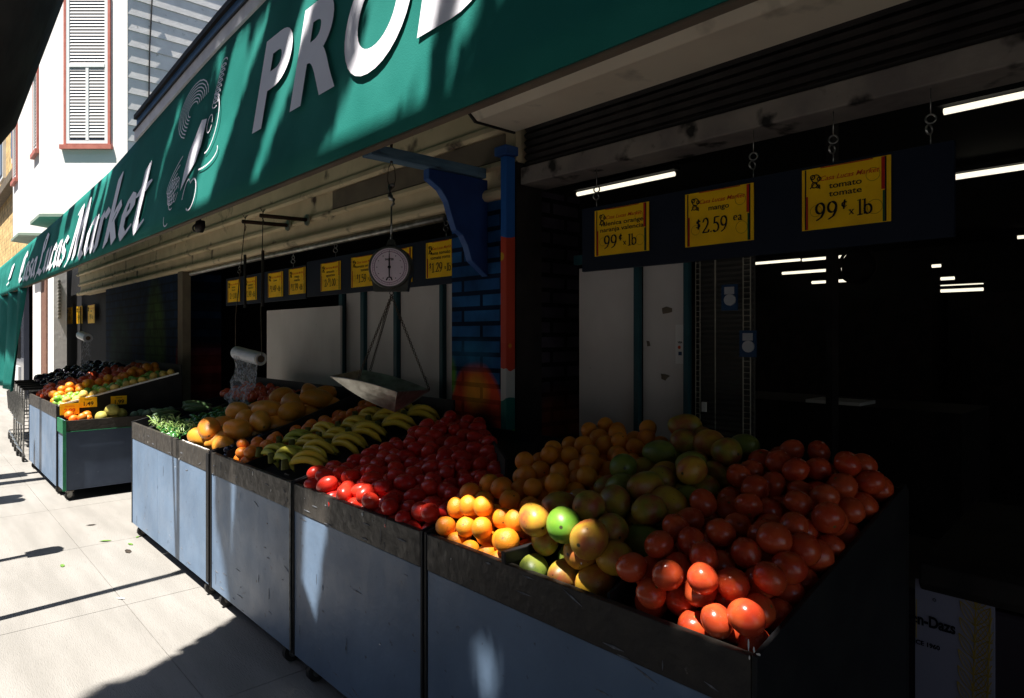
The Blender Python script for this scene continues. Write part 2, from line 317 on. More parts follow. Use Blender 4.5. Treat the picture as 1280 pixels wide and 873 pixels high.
def nib(mb, strokes, org, rot, size, sx=1, ang=38, wd=.13, thin=.018, shear=0):
    """broad-nib lettering: each stroke is a polyline swept by a slanted pen"""
    a = R(ang); nv = Vector((math.cos(a), math.sin(a))) * wd / 2; tn = Vector((-math.sin(a), math.cos(a))) * thin
    lay = 0
    for st in strokes:
        for p, q in zip(st[:-1], st[1:]):
            p = Vector(p); q = Vector(q); pts = []
            for c in (p, q):
                for k1 in (-1, 1):
                    for k2 in (-1, 1): pts.append(c + nv * k1 + tn * k2)
            pts = hull(pts); lay += 1
            z = (lay % 7) * .0002
            vs = [org + rot @ Vector(((x + shear * y) * size * sx, y * size, z)) for x, y in pts]
            mb.add(vs, [tuple(range(len(vs)))])
def hull(P):
    P = sorted(set((round(p[0], 5), round(p[1], 5)) for p in P))
    def half(P):
        h = []
        for p in P:
            while len(h) > 1 and (h[-1][0] - h[-2][0]) * (p[1] - h[-2][1]) - (h[-1][1] - h[-2][1]) * (p[0] - h[-2][0]) <= 0: h.pop()
            h.append(p)
        return h
    a = half(P); b = half(P[::-1]); return a[:-1] + b[:-1]

# ================================================================== THE SETTING
g = MB(); g.box(-400, 400, -400, 400, -.6, -.155); struct(g.build('ground', M['asphalt']))
g = MB(); g.box(-9, -.62, -60, 120, -.15, -.12); struct(g.build('road', M['asphalt']))
g = MB(); g.box(-.62, -.47, -60, 120, -.15, .0); struct(g.build('kerb', M['kerb']))
# sidewalk: slabs with tooled joints
m = M['sidewalk'] = mat('sidewalk_concrete', (.26, .247, .228), (.215, .205, .188), 1.7, rough=.9, bump=.5, bscale=46, stretch=(5, .7, 1), c3=(.22, .21, .195), s3=11, lo3=.60, hi3=.74)
g = MB(); ys = [-20, -8] + [-5 + 1.28 * k for k in range(28)] + [60]
for a, b in zip(ys[:-1], ys[1:]):
    for x0, x1 in ((-.46, .8645), (.8685, 2.17)): g.box(x0, x1, a + .0022, b - .0022, -.14, 0)
g.box(-.465, 2.175, -20, 60, -.149, -.004)
sw = struct(g.build('sidewalk', m))
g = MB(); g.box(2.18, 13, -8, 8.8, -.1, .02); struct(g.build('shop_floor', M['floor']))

# ================================================================== MARKET BUILDING
mk = thing('market_building', 'market shop front with cream timber lintel and painted brick pier, open to the street', 'building', (2.2, 0, 0))
b = MB()
b.box(2.32, 2.6, -8, 12.5, 2.46, 3.4)                 # wall over the openings
b.box(12.8, 13, -8, 8.8, 0, 3.4)
b.box(2.3, 12.8, -8.2, -8, 0, 3.4)
b.box(2.62, 12.8, 8.6, 8.8, 0, 3.4)
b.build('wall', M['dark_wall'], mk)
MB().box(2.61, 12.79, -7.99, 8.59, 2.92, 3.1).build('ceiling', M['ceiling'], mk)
MB().box(2.33, 12.9, -8, 12.5, 3.405, 3.55).build('roof', M['asphalt'], mk)
# cream lintel with mouldings, left bay
b = MB(); XL = 2.14
b.prism([(XL, 2.43), (XL, 2.62), (2.31, 2.62), (2.31, 2.43)], 'y', 2.325, 13)
b.prism([(XL + .02, 2.26), (XL + .02, 2.429), (2.31, 2.429), (2.31, 2.26)], 'y', 2.33, 13)
b.prism([(XL + .035, 2.10), (XL + .035, 2.259), (2.31, 2.259), (2.31, 2.10)], 'y', 2.33, 13)
b.build('lintel', M['cream_wood'], mk)
b = MB()
b.prism([(XL - .03, 2.415), (XL - .022, 2.445), (XL - .002, 2.455), (XL - .002, 2.40), (XL - .015, 2.40)], 'y', 2.36, 13)
b.prism([(XL - .01, 2.245), (XL - .004, 2.27), (XL + .018, 2.275), (XL + .018, 2.235)], 'y', 2.36, 13)
b.prism([(XL - .015, 2.085), (XL - .03, 2.10), (XL - .03, 2.12), (XL - .015, 2.14), (XL + .033, 2.15), (XL + .033, 2.085)], 'y', 2.36, 13)
b.build('lintel_moulding', M['cream_wood'], mk, bevel=.003)
MB().box(XL + .008, XL + .019, 2.4, Yat(416, XL + .01), 2.278, 2.40).build('unpainted_board', M['bare_wood'], mk)
b = MB(); b.tube([(2.16, 2.9, 2.06), (2.16, 5.4, 2.06), (2.16, 7.2, 2.05)], .022); b.build('metal_pipe', M['galvanised'], mk, smooth=True)
# right bay: boxed soffit, roller shutter box, beam
b = MB(); b.hexa([Vector(p) for p in [(1.83, -6, 2.45), (1.83, 2.32, 2.45), (1.91, 2.32, 2.39), (1.91, -6, 2.39)]],
                 [Vector(p) for p in [(1.83, -6, 2.70), (1.83, 2.32, 2.70), (2.135, 2.32, 2.70), (2.135, -6, 2.70)]])
b.v = []; b.f = []
b.prism([(1.83, 2.45), (1.91, 2.39), (2.15, 2.39), (2.15, 2.7), (1.83, 2.7)], 'y', -6, 2.32)
b.build('soffit_box', M['cream_soffit'], mk, bevel=.004)
MB().prism([(1.822, 2.452), (1.905, 2.383), (2.15, 2.383), (2.15, 2.7), (1.822, 2.7)], 'y', 2.321, 2.332).build('soffit_joint', M['shutter'], mk)
b = MB()
for k in range(7):
    z = 2.225 + .034 * k; b.prism([(2.20, z), (2.185, z + .015), (2.20, z + .031), (2.30, z + .031), (2.30, z)], 'y', -6, 2.3)
b.build('shutter_roll', M['shutter'], mk)
MB().box(2.17, 2.34, -6, 2.31, 2.14, 2.222).build('beam', M['beam_plaster'], mk, bevel=.006)
M['mural'] = brick_mat('mural_brick', (.018, .10, .26), (.012, .06, .18), (.004, .02, .06), 1.0, 'YZ',
    [(.21, 1.03, .21, .27, (.62, .075, .025), .06), (.20, 1.14, .09, .09, (.62, .25, .03), .35), (.15, .93, .11, .12, (.02, .02, .035), .3), (.40, 1.22, .04, .09, (.14, .36, .05), .3),
     (.25, 1.33, .16, .07, (.02, .13, .26), .5)], bw=.30, rh=.078)
pier = MB().box(2.15, 2.6, 2.425, 2.82, 0, 2.13); po = pier.build('brick_pier', M['mural'], mk)
# mural coordinates are local to the pier: shift mesh so local y=0 at its near edge
for v in po.data.vertices: v.co.y -= 2.425
po.location.y = 2.425
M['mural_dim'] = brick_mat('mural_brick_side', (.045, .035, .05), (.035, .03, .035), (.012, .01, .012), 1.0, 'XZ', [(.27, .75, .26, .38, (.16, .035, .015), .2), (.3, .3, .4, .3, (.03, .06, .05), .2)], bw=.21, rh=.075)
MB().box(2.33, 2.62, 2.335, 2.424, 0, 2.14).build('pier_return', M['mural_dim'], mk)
M['post_paint'] = mat('post_paint', (.015, .07, .26), None, rough=.5)
def ramp_z(m, stops):
    nt = m.node_tree; L = nt.links.new; b = nt.nodes['Principled BSDF']; tc = node(nt, 'ShaderNodeTexCoord'); s = node(nt, 'ShaderNodeSeparateXYZ'); L(tc.outputs['Object'], s.inputs[0])
    nz = node(nt, 'ShaderNodeTexNoise'); nz.inputs['Scale'].default_value = 9; L(tc.outputs['Object'], nz.inputs[0])
    ad = node(nt, 'ShaderNodeMath', operation='MULTIPLY_ADD'); L(nz.outputs[0], ad.inputs[0]); ad.inputs[1].default_value = .12; L(s.outputs['Z'], ad.inputs[2])
    dv = node(nt, 'ShaderNodeMath', operation='DIVIDE'); dv.inputs[1].default_value = 2.5; L(ad.outputs[0], dv.inputs[0])
    r = node(nt, 'ShaderNodeValToRGB'); r.color_ramp.interpolation = 'CONSTANT'; L(dv.outputs[0], r.inputs[0])
    e = r.color_ramp.elements; e[0].position = 0; e[0].color = (*stops[0][1], 1)
    e[1].position = stops[1][0] / 2.5; e[1].color = (*stops[1][1], 1)
    for z, c in stops[2:]: x = e.new(z / 2.5); x.color = (*c, 1)
    v = node(nt, 'ShaderNodeTexVoronoi'); v.inputs['Scale'].default_value = 9; L(tc.outputs['Object'], v.inputs[0])
    vr = node(nt, 'ShaderNodeMapRange'); vr.inputs[1].default_value = .22; vr.inputs[2].default_value = .16; L(v.outputs[0], vr.inputs[0])
    gz = node(nt, 'ShaderNodeMath', operation='COMPARE'); gz.inputs[1].default_value = 1.62; gz.inputs[2].default_value = .25; L(ad.outputs[0], gz.inputs[0])
    mm = node(nt, 'ShaderNodeMath', operation='MULTIPLY'); L(vr.outputs[0], mm.inputs[0]); L(gz.outputs[0], mm.inputs[1])
    x = node(nt, 'ShaderNodeMix', data_type='RGBA'); L(mm.outputs[0], x.inputs[0]); L(r.outputs[0], x.inputs[6]); x.inputs[7].default_value = (.55, .33, .02, 1)
    L(x.outputs[2], b.inputs['Base Color'])
ramp_z(M['post_paint'], [(0, (.02, .03, .05)), (.65, (.10, .38, .05)), (1.02, (.01, .13, .11)), (1.18, (.45, .46, .44)), (1.32, (.48, .05, .025)), (1.45, (.52, .06, .03)), (1.94, (.02, .11, .38))])
MB().box(2.09, 2.149, 2.322, 2.362, 0, 2.27).build('painted_post', M['post_paint'], mk, bevel=.004)
MB().box(2.07, 2.15, 2.30, 2.385, 2.272, 2.315).build('post_cap', M['blue_edge'], mk, bevel=.004)
MB().box(2.155, 2.325, 2.32, 2.42, 0, 2.25).build('shutter_guide', M['shutter'], mk)
# blue-green painted wall between the two stalls, farther along
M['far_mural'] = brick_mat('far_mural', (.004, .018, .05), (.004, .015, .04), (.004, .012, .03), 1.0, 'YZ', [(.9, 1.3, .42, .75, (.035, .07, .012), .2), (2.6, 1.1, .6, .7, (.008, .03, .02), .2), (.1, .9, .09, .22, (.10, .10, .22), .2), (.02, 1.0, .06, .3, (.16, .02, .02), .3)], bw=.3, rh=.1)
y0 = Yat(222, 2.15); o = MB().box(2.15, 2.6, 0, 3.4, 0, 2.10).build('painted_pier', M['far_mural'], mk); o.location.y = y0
MB().box(2.12, 2.2, Yat(232, 2.15), Yat(226, 2.15), 0, 2.1).build('door_post', M['bare_wood'], mk)
MB().box(2.36, 2.5, y0 + 3.41, 16.6, 0, 3.4).box(2.9, 3.0, y0 + 3.4, 12.6, 0, 2.4).build('recess_shade_wall', M['dark_wall'], mk)  # dark sheet added to stand for the shade of the recess

# framed grey panels behind the stands
XP = 2.37
b = MB(); b2 = MB()
def panel(pxa, pxb, zt): MB_p.box(XP, XP + .012, Yat(pxb, XP), Yat(pxa, XP), .5, zt)
MB_p = MB(); zt = CAM_H + .137 * XP
for a, c in ((433, 454.5), (459, 496), (501, 554), (558, 575)): panel(a, c, zt)
for a, c in ((724, 796), (804, 858)): panel(a, c, zt - .006)
pw = thing('panel_wall', 'grey melamine wall panels in teal frames behind the produce stands', 'wall panel', (XP, 2.8, .5))
MB_p.build('panel', M['panel_grey'], pw)
b = MB()
for px in (430, 457, 498.5, 556, 800, 862): b.box(XP - .03, XP - .002, Yat(px + (3.2 if px > 700 else 2.2), XP), Yat(px - (3.2 if px > 700 else 2.2), XP), .5, zt + .01)
b.box(XP - .03, XP - .001, Yat(578, XP), Yat(427, XP), zt + .01, zt + .055)
b.box(XP - .03, XP - .001, Yat(866, XP), Yat(722, XP), zt + .01, zt + .055)
b.build('frame', M['teal_frame'], pw, bevel=.003)
lp = MB().box(2.30, 2.315, Yat(427, 2.31), Yat(335, 2.31), CAM_H - .48, CAM_H + .215); o = lp.build('grey_board', M['panel_grey'], loc=(2.3, 5, 1.2)); tag(o, 'large unframed grey board standing behind the papayas', 'board')
# stickers on panel by the rack
st = thing('payment_sticker', 'narrow white card-payment sticker on the grey panel left of the wire rack', 'sticker', (XP - .003, Yat(851, XP), 1.3))
ya, yb = Yat(857, XP), Yat(845, XP); zb = on_x(851, 455, XP).z; ztp = on_x(851, 406, XP).z
MB().box(XP - .004, XP - .001, ya, yb, zb, ztp).build('backing', M['white_chip'], st)
b = MB(); put_text(b, 'VISA', .011, Vector((XP - .0055, (ya + yb) / 2, zb + .085)), bold=.0004); b.build('lettering', M['ink'], st)
MB().disc((XP - .005, (ya + yb) / 2 + .004, zb + .068), .007, (1, 0, 0), .001, 16).build('red_mark', M['red_ink'], st)
MB().box(XP - .0055, XP - .0045, (ya + yb) / 2 - .008, (ya + yb) / 2 + .008, zb + .035, zb + .05).build('blue_mark', M['pack_blue'], st)
for (px, py, sz) in ((832, 388, .022), (811, 430, .016), (830, 471, .02)):
    p = on_x(px, py, XP - .002); pts = [(p.y + random.uniform(-sz, sz) * .6 + sz * math.cos(a), p.z + sz * math.sin(a) * random.uniform(.5, 1.1)) for a in np.linspace(0, 5.5, 7)]
    o = MB().prism(pts, 'x', XP - .003, XP - .0015).build('tape_scrap', M['bare_wood'], loc=p)
    tag(o, {832: 'squarish scrap of old tape high on the grey panel', 811: 'small tape scrap beside the teal post', 830: 'torn tape scrap low on the grey panel'}[px], 'scrap')

# ------------------------------------------------------------------ AWNING
XE = .90; RE = .556; SL = .157
def aw_x(r): return XE * (1 - SL * RE) / (1 - SL * r)
def aw(y, dz): return Vector((XE + SL * (dz - RE * XE), y, CAM_H + dz))
def top_dz(y):
    return float(np.interp(y, [-6, 1.5, 2.5, 3.12, 4.95, 7, 11.2, 14], [1.45, 1.36, 1.285, 1.251, 1.065, 1.0, .93, .90]))
awn = thing('awning', 'long green canvas awning with white lettering over the produce stands', 'awning', (XE, 4, 1.92))
b = MB(); ys = np.concatenate([np.linspace(-6, 4.5, 106), np.linspace(4.6, 14, 60)]); nz_ = 10; vs = []; fs = []
for y in ys:
    t = top_dz(y); e = RE * XE
    for k in range(nz_ + 1):
        p = aw(y, e + (t - e) * k / nz_); s = (.012 * noise.noise(Vector((y * 1.3, k * .25, 0))) + .003 * noise.noise(Vector((y * 5, k * .5, 3)))) * math.sin(math.pi * k / nz_)
        p.x += s; vs.append(p)
for i in range(len(ys) - 1):
    for k in range(nz_): a = i * (nz_ + 1) + k; fs.append((a, a + nz_ + 1, a + nz_ + 2, a + 1))
b.add(vs, fs); cv = b.build('canvas_face', M['green_canvas'], awn, smooth=True)
cv.modifiers.new('thick', 'SOLIDIFY').thickness = .006; cv.modifiers['thick'].offset = 1
b = MB(); b.tube([(XE + .010, y, CAM_H + RE * XE + .006) for y in np.linspace(-6, 14, 30)], .004, 8); b.build('hem', M['green_canvas'], awn, smooth=True)
MB().box(XE + .018, XE + .04, -6, 14, CAM_H + RE * XE + .0, CAM_H + RE * XE + .03).build('batten', M['bare_wood'], awn)
b = MB(); vs = []
yy = list(np.linspace(-6, 14, 40))
for y in yy: t = aw(y, top_dz(y)); vs += [t + Vector((.01, 0, .0)), Vector((2.31, y, max(t.z + .35, 3.0)))]
b.add(vs, [(2 * i, 2 * i + 1, 2 * i + 3, 2 * i + 2) for i in range(len(yy) - 1)]); r_ = b.build('canvas_roof', M['green_canvas'], awn)
r_.modifiers.new('thick', 'SOLIDIFY').thickness = .006
b = MB()   # iron ribs beneath
for y in np.arange(-5, 14, 1.9):
    t = aw(y, top_dz(y)); b.tube([aw(y, RE * XE + .03) + Vector((.02, 0, 0)), t + Vector((.03, 0, -.03)), Vector((2.3, y, max(t.z + .32, 2.97)))], .012, 6)
b.build('awning_frame', M['black_metal'], awn)
def trim(nm, z0, z1, m, x0=0.0, x1=.03, ya=-6, yb=4.32):
    yl = list(np.linspace(ya, yb, 24)); b = MB()
    for a, c in zip(yl[:-1], yl[1:]):
        A = aw(a, top_dz(a)); B = aw(c, top_dz(c))
        b.hexa([A + Vector((x0, 0, z0)), A + Vector((x1, 0, z0)), B + Vector((x1, 0, z0)), B + Vector((x0, 0, z0))], [A + Vector((x0, 0, z1)), A + Vector((x1, 0, z1)), B + Vector((x1, 0, z1)), B + Vector((x0, 0, z1))])
    return b.build(nm, m, awn)
trim('white_flashing', .0, .055, M['white_trim'], -.012, .03)
trim('flashing_lip', .0555, .064, M['black_metal'], -.02, .03)
trim('blue_fascia', .0645, .125, M['blue_trim'], .0, .035)
trim('fascia_cap', .1255, .15, M['shutter'], -.015, .05)
# lettering
nrm = Vector((-1, 0, SL)).normalized(); upv = Vector((SL, 0, 1)).normalized()
AWR = Matrix(((0, upv.x, nrm.x), (-1, 0, 0), (0, upv.z, nrm.z)))
def on_aw(y, r, lift=.009):
    X = aw_x(r); return Vector((X, y, CAM_H + r * X)) + nrm * lift
CAP = .353
for ch, y, wd in (('P', 2.40, .25), ('R', 2.084, .305), ('O', 1.757, .345), ('D', 1.356, .31), ('U', .99, .27), ('C', .65, .26), ('E', .32, .2)):
    b = MB(); me = text_geo(ch, 1, .034, 0); xs = [v.co.x for v in me.vertices]; zs = [v.co.y for v in me.vertices]
    hh = (max(zs) - min(zs)); sc = CAP / (hh if ch not in 'OC' else hh * .965)
    mx = Matrix.Translation(on_aw(y, .777)) @ AWR.to_4x4() @ Matrix.Diagonal((wd / (max(xs) - min(xs)), sc, 1, 1)) @ Matrix.Translation((-min(xs), -(min(zs) if ch not in 'OC' else 0) - (0.0), 0))
    b.mesh(me, mx); bpy.data.meshes.remove(me); b.build('letter', M['white_vinyl'], awn)
GL = {  # x in 0..width, y 0..1 (x-height .55)
 'C': (.62, [[(.55, .82), (.42, .95), (.22, .85), (.12, .55), (.14, .2), (.3, .05), (.52, .14)], [(.33, .9), (.3, .3)]]),
 'a': (.46, [[(.36, .5), (.2, .55), (.08, .4), (.08, .15), (.18, .03), (.34, .14)], [(.34, .55), (.34, .12), (.42, .03)]]),
 's': (.38, [[(.32, .5), (.2, .57), (.08, .46), (.12, .33), (.28, .24), (.3, .1), (.16, .0), (.04, .08)]]),
 'L': (.62, [[(.44, .92), (.3, .98), (.2, .85), (.22, .3), (.1, .05), (.0, -.05)], [(.1, .1), (.3, .08), (.45, .0), (.6, .1)], [(.44, .92), (.36, .6)]]),
 'u': (.48, [[(.1, .55), (.1, .12), (.2, .02), (.34, .14)], [(.36, .55), (.36, .12), (.44, .03)]]),
 'c': (.38, [[(.34, .47), (.22, .56), (.09, .4), (.09, .14), (.2, .02), (.34, .1)]]),
 'M': (.86, [[(.02, -.02), (.12, .05), (.18, .35), (.3, .95)], [(.3, .95), (.38, .6), (.4, .05)], [(.4, .3), (.6, .98), (.66, .5), (.68, .08), (.8, .0)], [(.18, .9), (.3, .95)]]),
 'r': (.38, [[(.1, .55), (.1, .02)], [(.1, .42), (.24, .57), (.34, .5)]]),
 'k': (.5, [[(.12, 1.02), (.1, .02)], [(.1, .3), (.3, .56), (.36, .48), (.2, .3), (.4, .02)]]),
 'e': (.4, [[(.1, .3), (.3, .38), (.28, .52), (.18, .56), (.08, .38), (.1, .12), (.2, .02), (.34, .1)]]),
 't': (.34, [[(.14, .86), (.12, .14), (.2, .02), (.3, .08)], [(.02, .55), (.28, .58)]]),
 '!': (.3, [[(.14, 1), (.1, .3)], [(.08, .08), (.09, .02)]])}
def script_word(word, ya, yb, r0, size, wdn=.15):
    tot = sum(GL[c][0] for c in word); sx = (ya - yb) / (tot * size); x = 0; b = MB()
    for c in word:
        # every glyph rides the awning's own run
        nib(b, GL[c][1], on_aw(ya - x * size * sx, r0), AWR, size, sx, wd=wdn, shear=.12); x += GL[c][0]
    b.build('shop_name', M['white_vinyl'], awn)
script_word('Market', 5.95, 3.80, .60, .41, .15)
script_word('Lucas', 7.5, 6.05, .61, .36, .15)
script_word('Casa', 8.85, 7.6, .61, .33, .15)
script_word('!', 9.95, 9.55, .66, .22, .17)
# emblem: line drawing of a broad hat, white shirt and looped sash
b = MB()
def arc(cy, r, ry, rz, a0, a1, wd=.006, n=14, tilt=0):
    pts = []
    for k in range(n + 1):
        a = a0 + (a1 - a0) * k / n; x = ry * math.cos(a); z = rz * math.sin(a)
        pts.append((x * math.cos(tilt) - z * math.sin(tilt), x * math.sin(tilt) + z * math.cos(tilt)))
    base = on_aw(cy, r)
    for p, q in zip(pts[:-1], pts[1:]):
        d = Vector((q[0] - p[0], q[1] - p[1])); n_ = Vector((-d.y, d.x)).normalized() * wd / 2
        vs = [base + AWR @ Vector((P.x, P.y, 0)) for P in (Vector(p) + n_, Vector(q) + n_, Vector(q) - n_, Vector(p) - n_)]
        b.add(vs, [(0, 1, 2, 3)])
for k in range(7): arc(3.22, 1.05, .20 - .022 * k, .13 - .016 * k, .2, 4.4, .006)
for k in range(5): arc(3.28 + .01 * k, .80 - .03 * k, .16 - .03 * k, .05, 1.2, 4.8, .006, tilt=.5)
arc(2.93, .93, .10, .13, -1.6, 1.6, .007); arc(2.93, .80, .16, .05, -1.9, .3, .007)
for k in range(9): arc(2.90 - .004 * k, 1.0 + .018 * k, .035, .018, 0, 5.5, .006)
arc(3.03, .66, .06, .07, -2.2, 2.2, .008); arc(3.10, .64, .05, .1, 1.0, 3.0, .008); arc(2.93, .93, .03, .04, 0, 6, .006)
arc(3.35, .62, .05, .06, 3.3, 5.3, .006)
for k in range(4): arc(3.36 - .03 * k, .72, .03, .06, 0, 6, .005)
sh = [(3.16, .86), (3.05, .97), (2.98, .96), (3.0, .86), (3.04, .80), (3.12, .76), (3.20, .70), (3.19, .78)]
b.add([on_aw(y, r, .0095) for y, r in sh], [tuple(range(len(sh)))])
b.build('emblem', M['white_vinyl'], awn)
# drop cloth on the far end
b = MB(); vs = []; ny, nzz = 24, 14
for i in range(ny + 1):
    y = 8.45 + 3.6 * i / ny
    for k in range(nzz + 1):
        z = 1.93 - (1.12) * k / nzz; edge = .55 * (k / nzz) ** 2 * (1 - i / ny)
        vs.append((XE + .03 + .03 * math.sin(y * 7 + k * .2) - .05 * (k / nzz), y + edge * 1.0, z))
b.add(vs, [(i * (nzz + 1) + k, (i + 1) * (nzz + 1) + k, (i + 1) * (nzz + 1) + k + 1, i * (nzz + 1) + k + 1) for i in range(ny) for k in range(nzz)])
o = b.build('drop_cloth', M['green_canvas'], loc=(XE, 8.5, .8), smooth=True); o.modifiers.new('t', 'SOLIDIFY').thickness = .004
tag(o, 'green canvas drop cloth hanging from the far end of the awning', 'drop cloth')

# ================================================================== NEIGHBOURS
nb = thing('white_house', 'white stuccoed house with angled bay window and red window frames', 'building', (2.6, 11.8, 0))
def wallquad(b, p, q, z0, z1, th=.15):
    p = Vector(p); q = Vector(q); d = (q - p).normalized(); n = Vector((-d.y, d.x, 0)) * th
    b.hexa([p + Vector((0, 0, z0)), q + Vector((0, 0, z0)), q + n + Vector((0, 0, z0)), p + n + Vector((0, 0, z0))], [p + Vector((0, 0, z1)), q + Vector((0, 0, z1)), q + n + Vector((0, 0, z1)), p + n + Vector((0, 0, z1))])
b = MB(); ZB = 3.34
b.prism([(2.6, 11.8), (1.605, 12.71), (1.605, 13.7), (2.6, 14.5)], 'z', ZB, 9)
b.prism([(2.6, 14.6), (1.6, 15.3), (1.6, 16.4), (2.6, 17.1)], 'z', ZB, 9)
b.box(2.6, 8, 11.83, 17.1, 0, 9)
b.build('wall', M['white_stucco'], nb)
b = MB(); b.prism([(2.6, 11.75), (1.57, 12.69), (1.57, 13.73), (2.6, 14.53)], 'z', ZB - .05, ZB - .002)
b.prism([(2.6, 14.56), (1.57, 15.28), (1.57, 16.43), (2.6, 17.1)], 'z', ZB - .05, ZB - .002); b.build('bay_soffit', M['soffit_green'], nb)
b = MB(); z = 0
while z < 9:
    b.prism([(11.825, z), (11.80, z), (11.815, z + .245), (11.825, z + .245)], 'x', 2.61, 8) ; z += .25
b.build('siding', M['siding'], nb)
b = MB(); b.tube([on_y(190, 0, 11.78), on_y(187, 60, 11.78), on_y(186, 130, 11.78)], .012, 5); b.build('drain_cable', M['black_metal'], nb)
def window(p, d, w_, z0, z1, nm='window'):
    """p left-bottom corner seen from outside, d unit vector along the wall to the right"""
    p = Vector(p); d = Vector(d).normalized(); n = Vector((d.y, -d.x, 0))
    if n.dot(Vector((0, 0, 0)) - p) < 0: n = -n
    mx = Matrix(((d.x, 0, n.x), (d.y, 0, n.y), (0, 1, 0)))
    def bx(b, x0, x1, a0, a1, e0, e1):
        P = lambda x, z, e: p + mx @ Vector((x, z, e))
        b.hexa([P(x0, a0, e0), P(x1, a0, e0), P(x1, a0, e1), P(x0, a0, e1)], [P(x0, a1, e0), P(x1, a1, e0), P(x1, a1, e1), P(x0, a1, e1)])
    fr = MB(); t = .038
    bx(fr, -t, 0, z0 - .02, z1 + t, .004, .032); bx(fr, w_, w_ + t, z0 - .02, z1 + t, .004, .032); bx(fr, 0, w_, z1, z1 + t, .004, .032)
    bx(fr, -t - .05, w_ + t + .03, z0 - .09, z0 - .021, .004, .06)
    f = fr.build(nm, M['red_frame'], nb)
    s = MB(); q = .05; bx(s, 0, q, z0, z1, .005, .028); bx(s, w_ - q, w_, z0, z1, .005, .028); bx(s, q, w_ - q, z0, z0 + q, .005, .028)
    zm = z0 + (z1 - z0) * .52; bx(s, q, w_ - q, zm, zm + .05, .005, .034)
    if w_ > .5: bx(s, w_ * .47, w_ * .47 + .045, z0 + q, zm, .006, .030)
    s.build('sash', M['sash'], f)
    bl = MB(); z = z0 + .1
    while z < z1 - .05:
        P = lambda x, zz, e: p + mx @ Vector((x, zz, e))
        bl.add([P(q, z, .022), P(w_ - q, z, .022), P(w_ - q, z + .036, .012), P(q, z + .036, .012)], [(0, 1, 2, 3)]); z += .05
    bl.build('blinds', M['blind'], f)
    gl = MB(); bx(gl, q, w_ - q, z0, z1, .003, .008); gl.build('pane', M['pane'], f)
rd = (Vector((2.6, 11.8, 0)) - Vector((1.605, 12.71, 0))); RL = rd.length; rd.normalize()
# facet window between photo columns 80..136
def facet_pt(px):
    a, bb, _ = ray(px, 420); P0 = Vector((1.605, 12.71, 0)); # solve P0 + q rd = t(a,bb)
    q = (P0.y * a - P0.x * bb) / (rd.x * bb - rd.y * a); return P0 + rd * q
wa, wb = facet_pt(84), facet_pt(136)
window(wa, rd, (wb - wa).length, 4.44, 6.75)
window((1.605, 13.45, 0), (0, -1, 0), .42, 4.44, 6.75)
window((1.6, 16.15, 0), (0, -1, 0), .5, 4.44, 6.75)

M['ybrick'] = brick_mat('yellow_brick', (.62, .43, .19), (.58, .40, .18), (.45, .33, .18), 1.0, 'YZ', None, bw=.3, rh=.1)
yb_ = thing('yellow_brick_building', 'yellow brick building beyond the white house at the far left', 'building', (2.0, 17.3, 0))
MB().box(2.0, 9, 17.3, 34, 2.6, 11).build('wall', M['ybrick'], yb_)
MB().box(1.8, 9, 17.25, 34, 5.0, 5.2).build('cornice', M['bare_wood'], yb_)
for k in range(3):
    f = MB().box(1.93, 1.999, 19 + 3 * k, 20.1 + 3 * k, 5.6, 7.6).build('window', M['sash'], yb_); MB().box(1.91, 1.929, 19.1 + 3 * k, 20.0 + 3 * k, 5.7, 7.5).build('pane', M['pane'], f)
MB().box(2.4, 9, 17.35, 34, 0, 2.59).build('ground_floor', M['dark_wall'], yb_)
# far street-level bits between the drop cloth and the stall: white column, brick strip, poster wall
fx = 2.0
wc = thing('white_column', 'slender white column with black ledge at the far end of the stall', 'column', on_x(63, 475, fx) * Vector((1, 1, 0)) if False else Vector((fx, Yat(63, fx), 0)))
MB().box(fx, fx + .2, Yat(67, fx), Yat(60, fx), 0, 2.6).build('shaft', M['white_stucco'], wc); MB().box(fx - .03, fx + .2, Yat(60, fx) + .01, Yat(54, fx), 0, 2.6).build('brick_strip', M['brown_brick'], wc)
MB().box(fx - .04, fx - .005, Yat(54, fx) + .02, Yat(44, fx), .0, 2.6).build('pilaster', M['white_stucco'], wc)
pw2 = thing('poster_wall', 'poster covered shop window beyond the white column, white sheets above and below dark glass', 'shop window', (2.0, 22, 0))
MB().box(2.0, 2.1, 18.5, 33, 0, 2.6).build('glass', M['pane'], pw2)
b = MB(); b.box(1.97, 1.998, 18.8, 33, 2.05, 2.45); b.box(1.97, 1.998, 19.2, 33, .1, .7); b.build('poster', M['white_chip'], pw2)
b = MB()
for k in range(9): b.tube([(1.94, 18.6 + .3 * k, .9), (1.94, 18.6 + .3 * k, 2.0)], .02, 5)
b.build('grille', M['black_metal'], pw2)
rs = MB()
for k in range(12): rs.tube([(2.08, Yat(68, 2.1) - .02, 1.75 + .06 * k), (2.08, Yat(76, 2.1), 1.75 + .06 * k)], .022, 8)
o = rs.build('rolled_shutter', M['galvanised'], loc=(2.08, Yat(72, 2.1), 1.7)); tag(o, 'ribbed edge of a rolled metal shutter beside the white column', 'shutter')

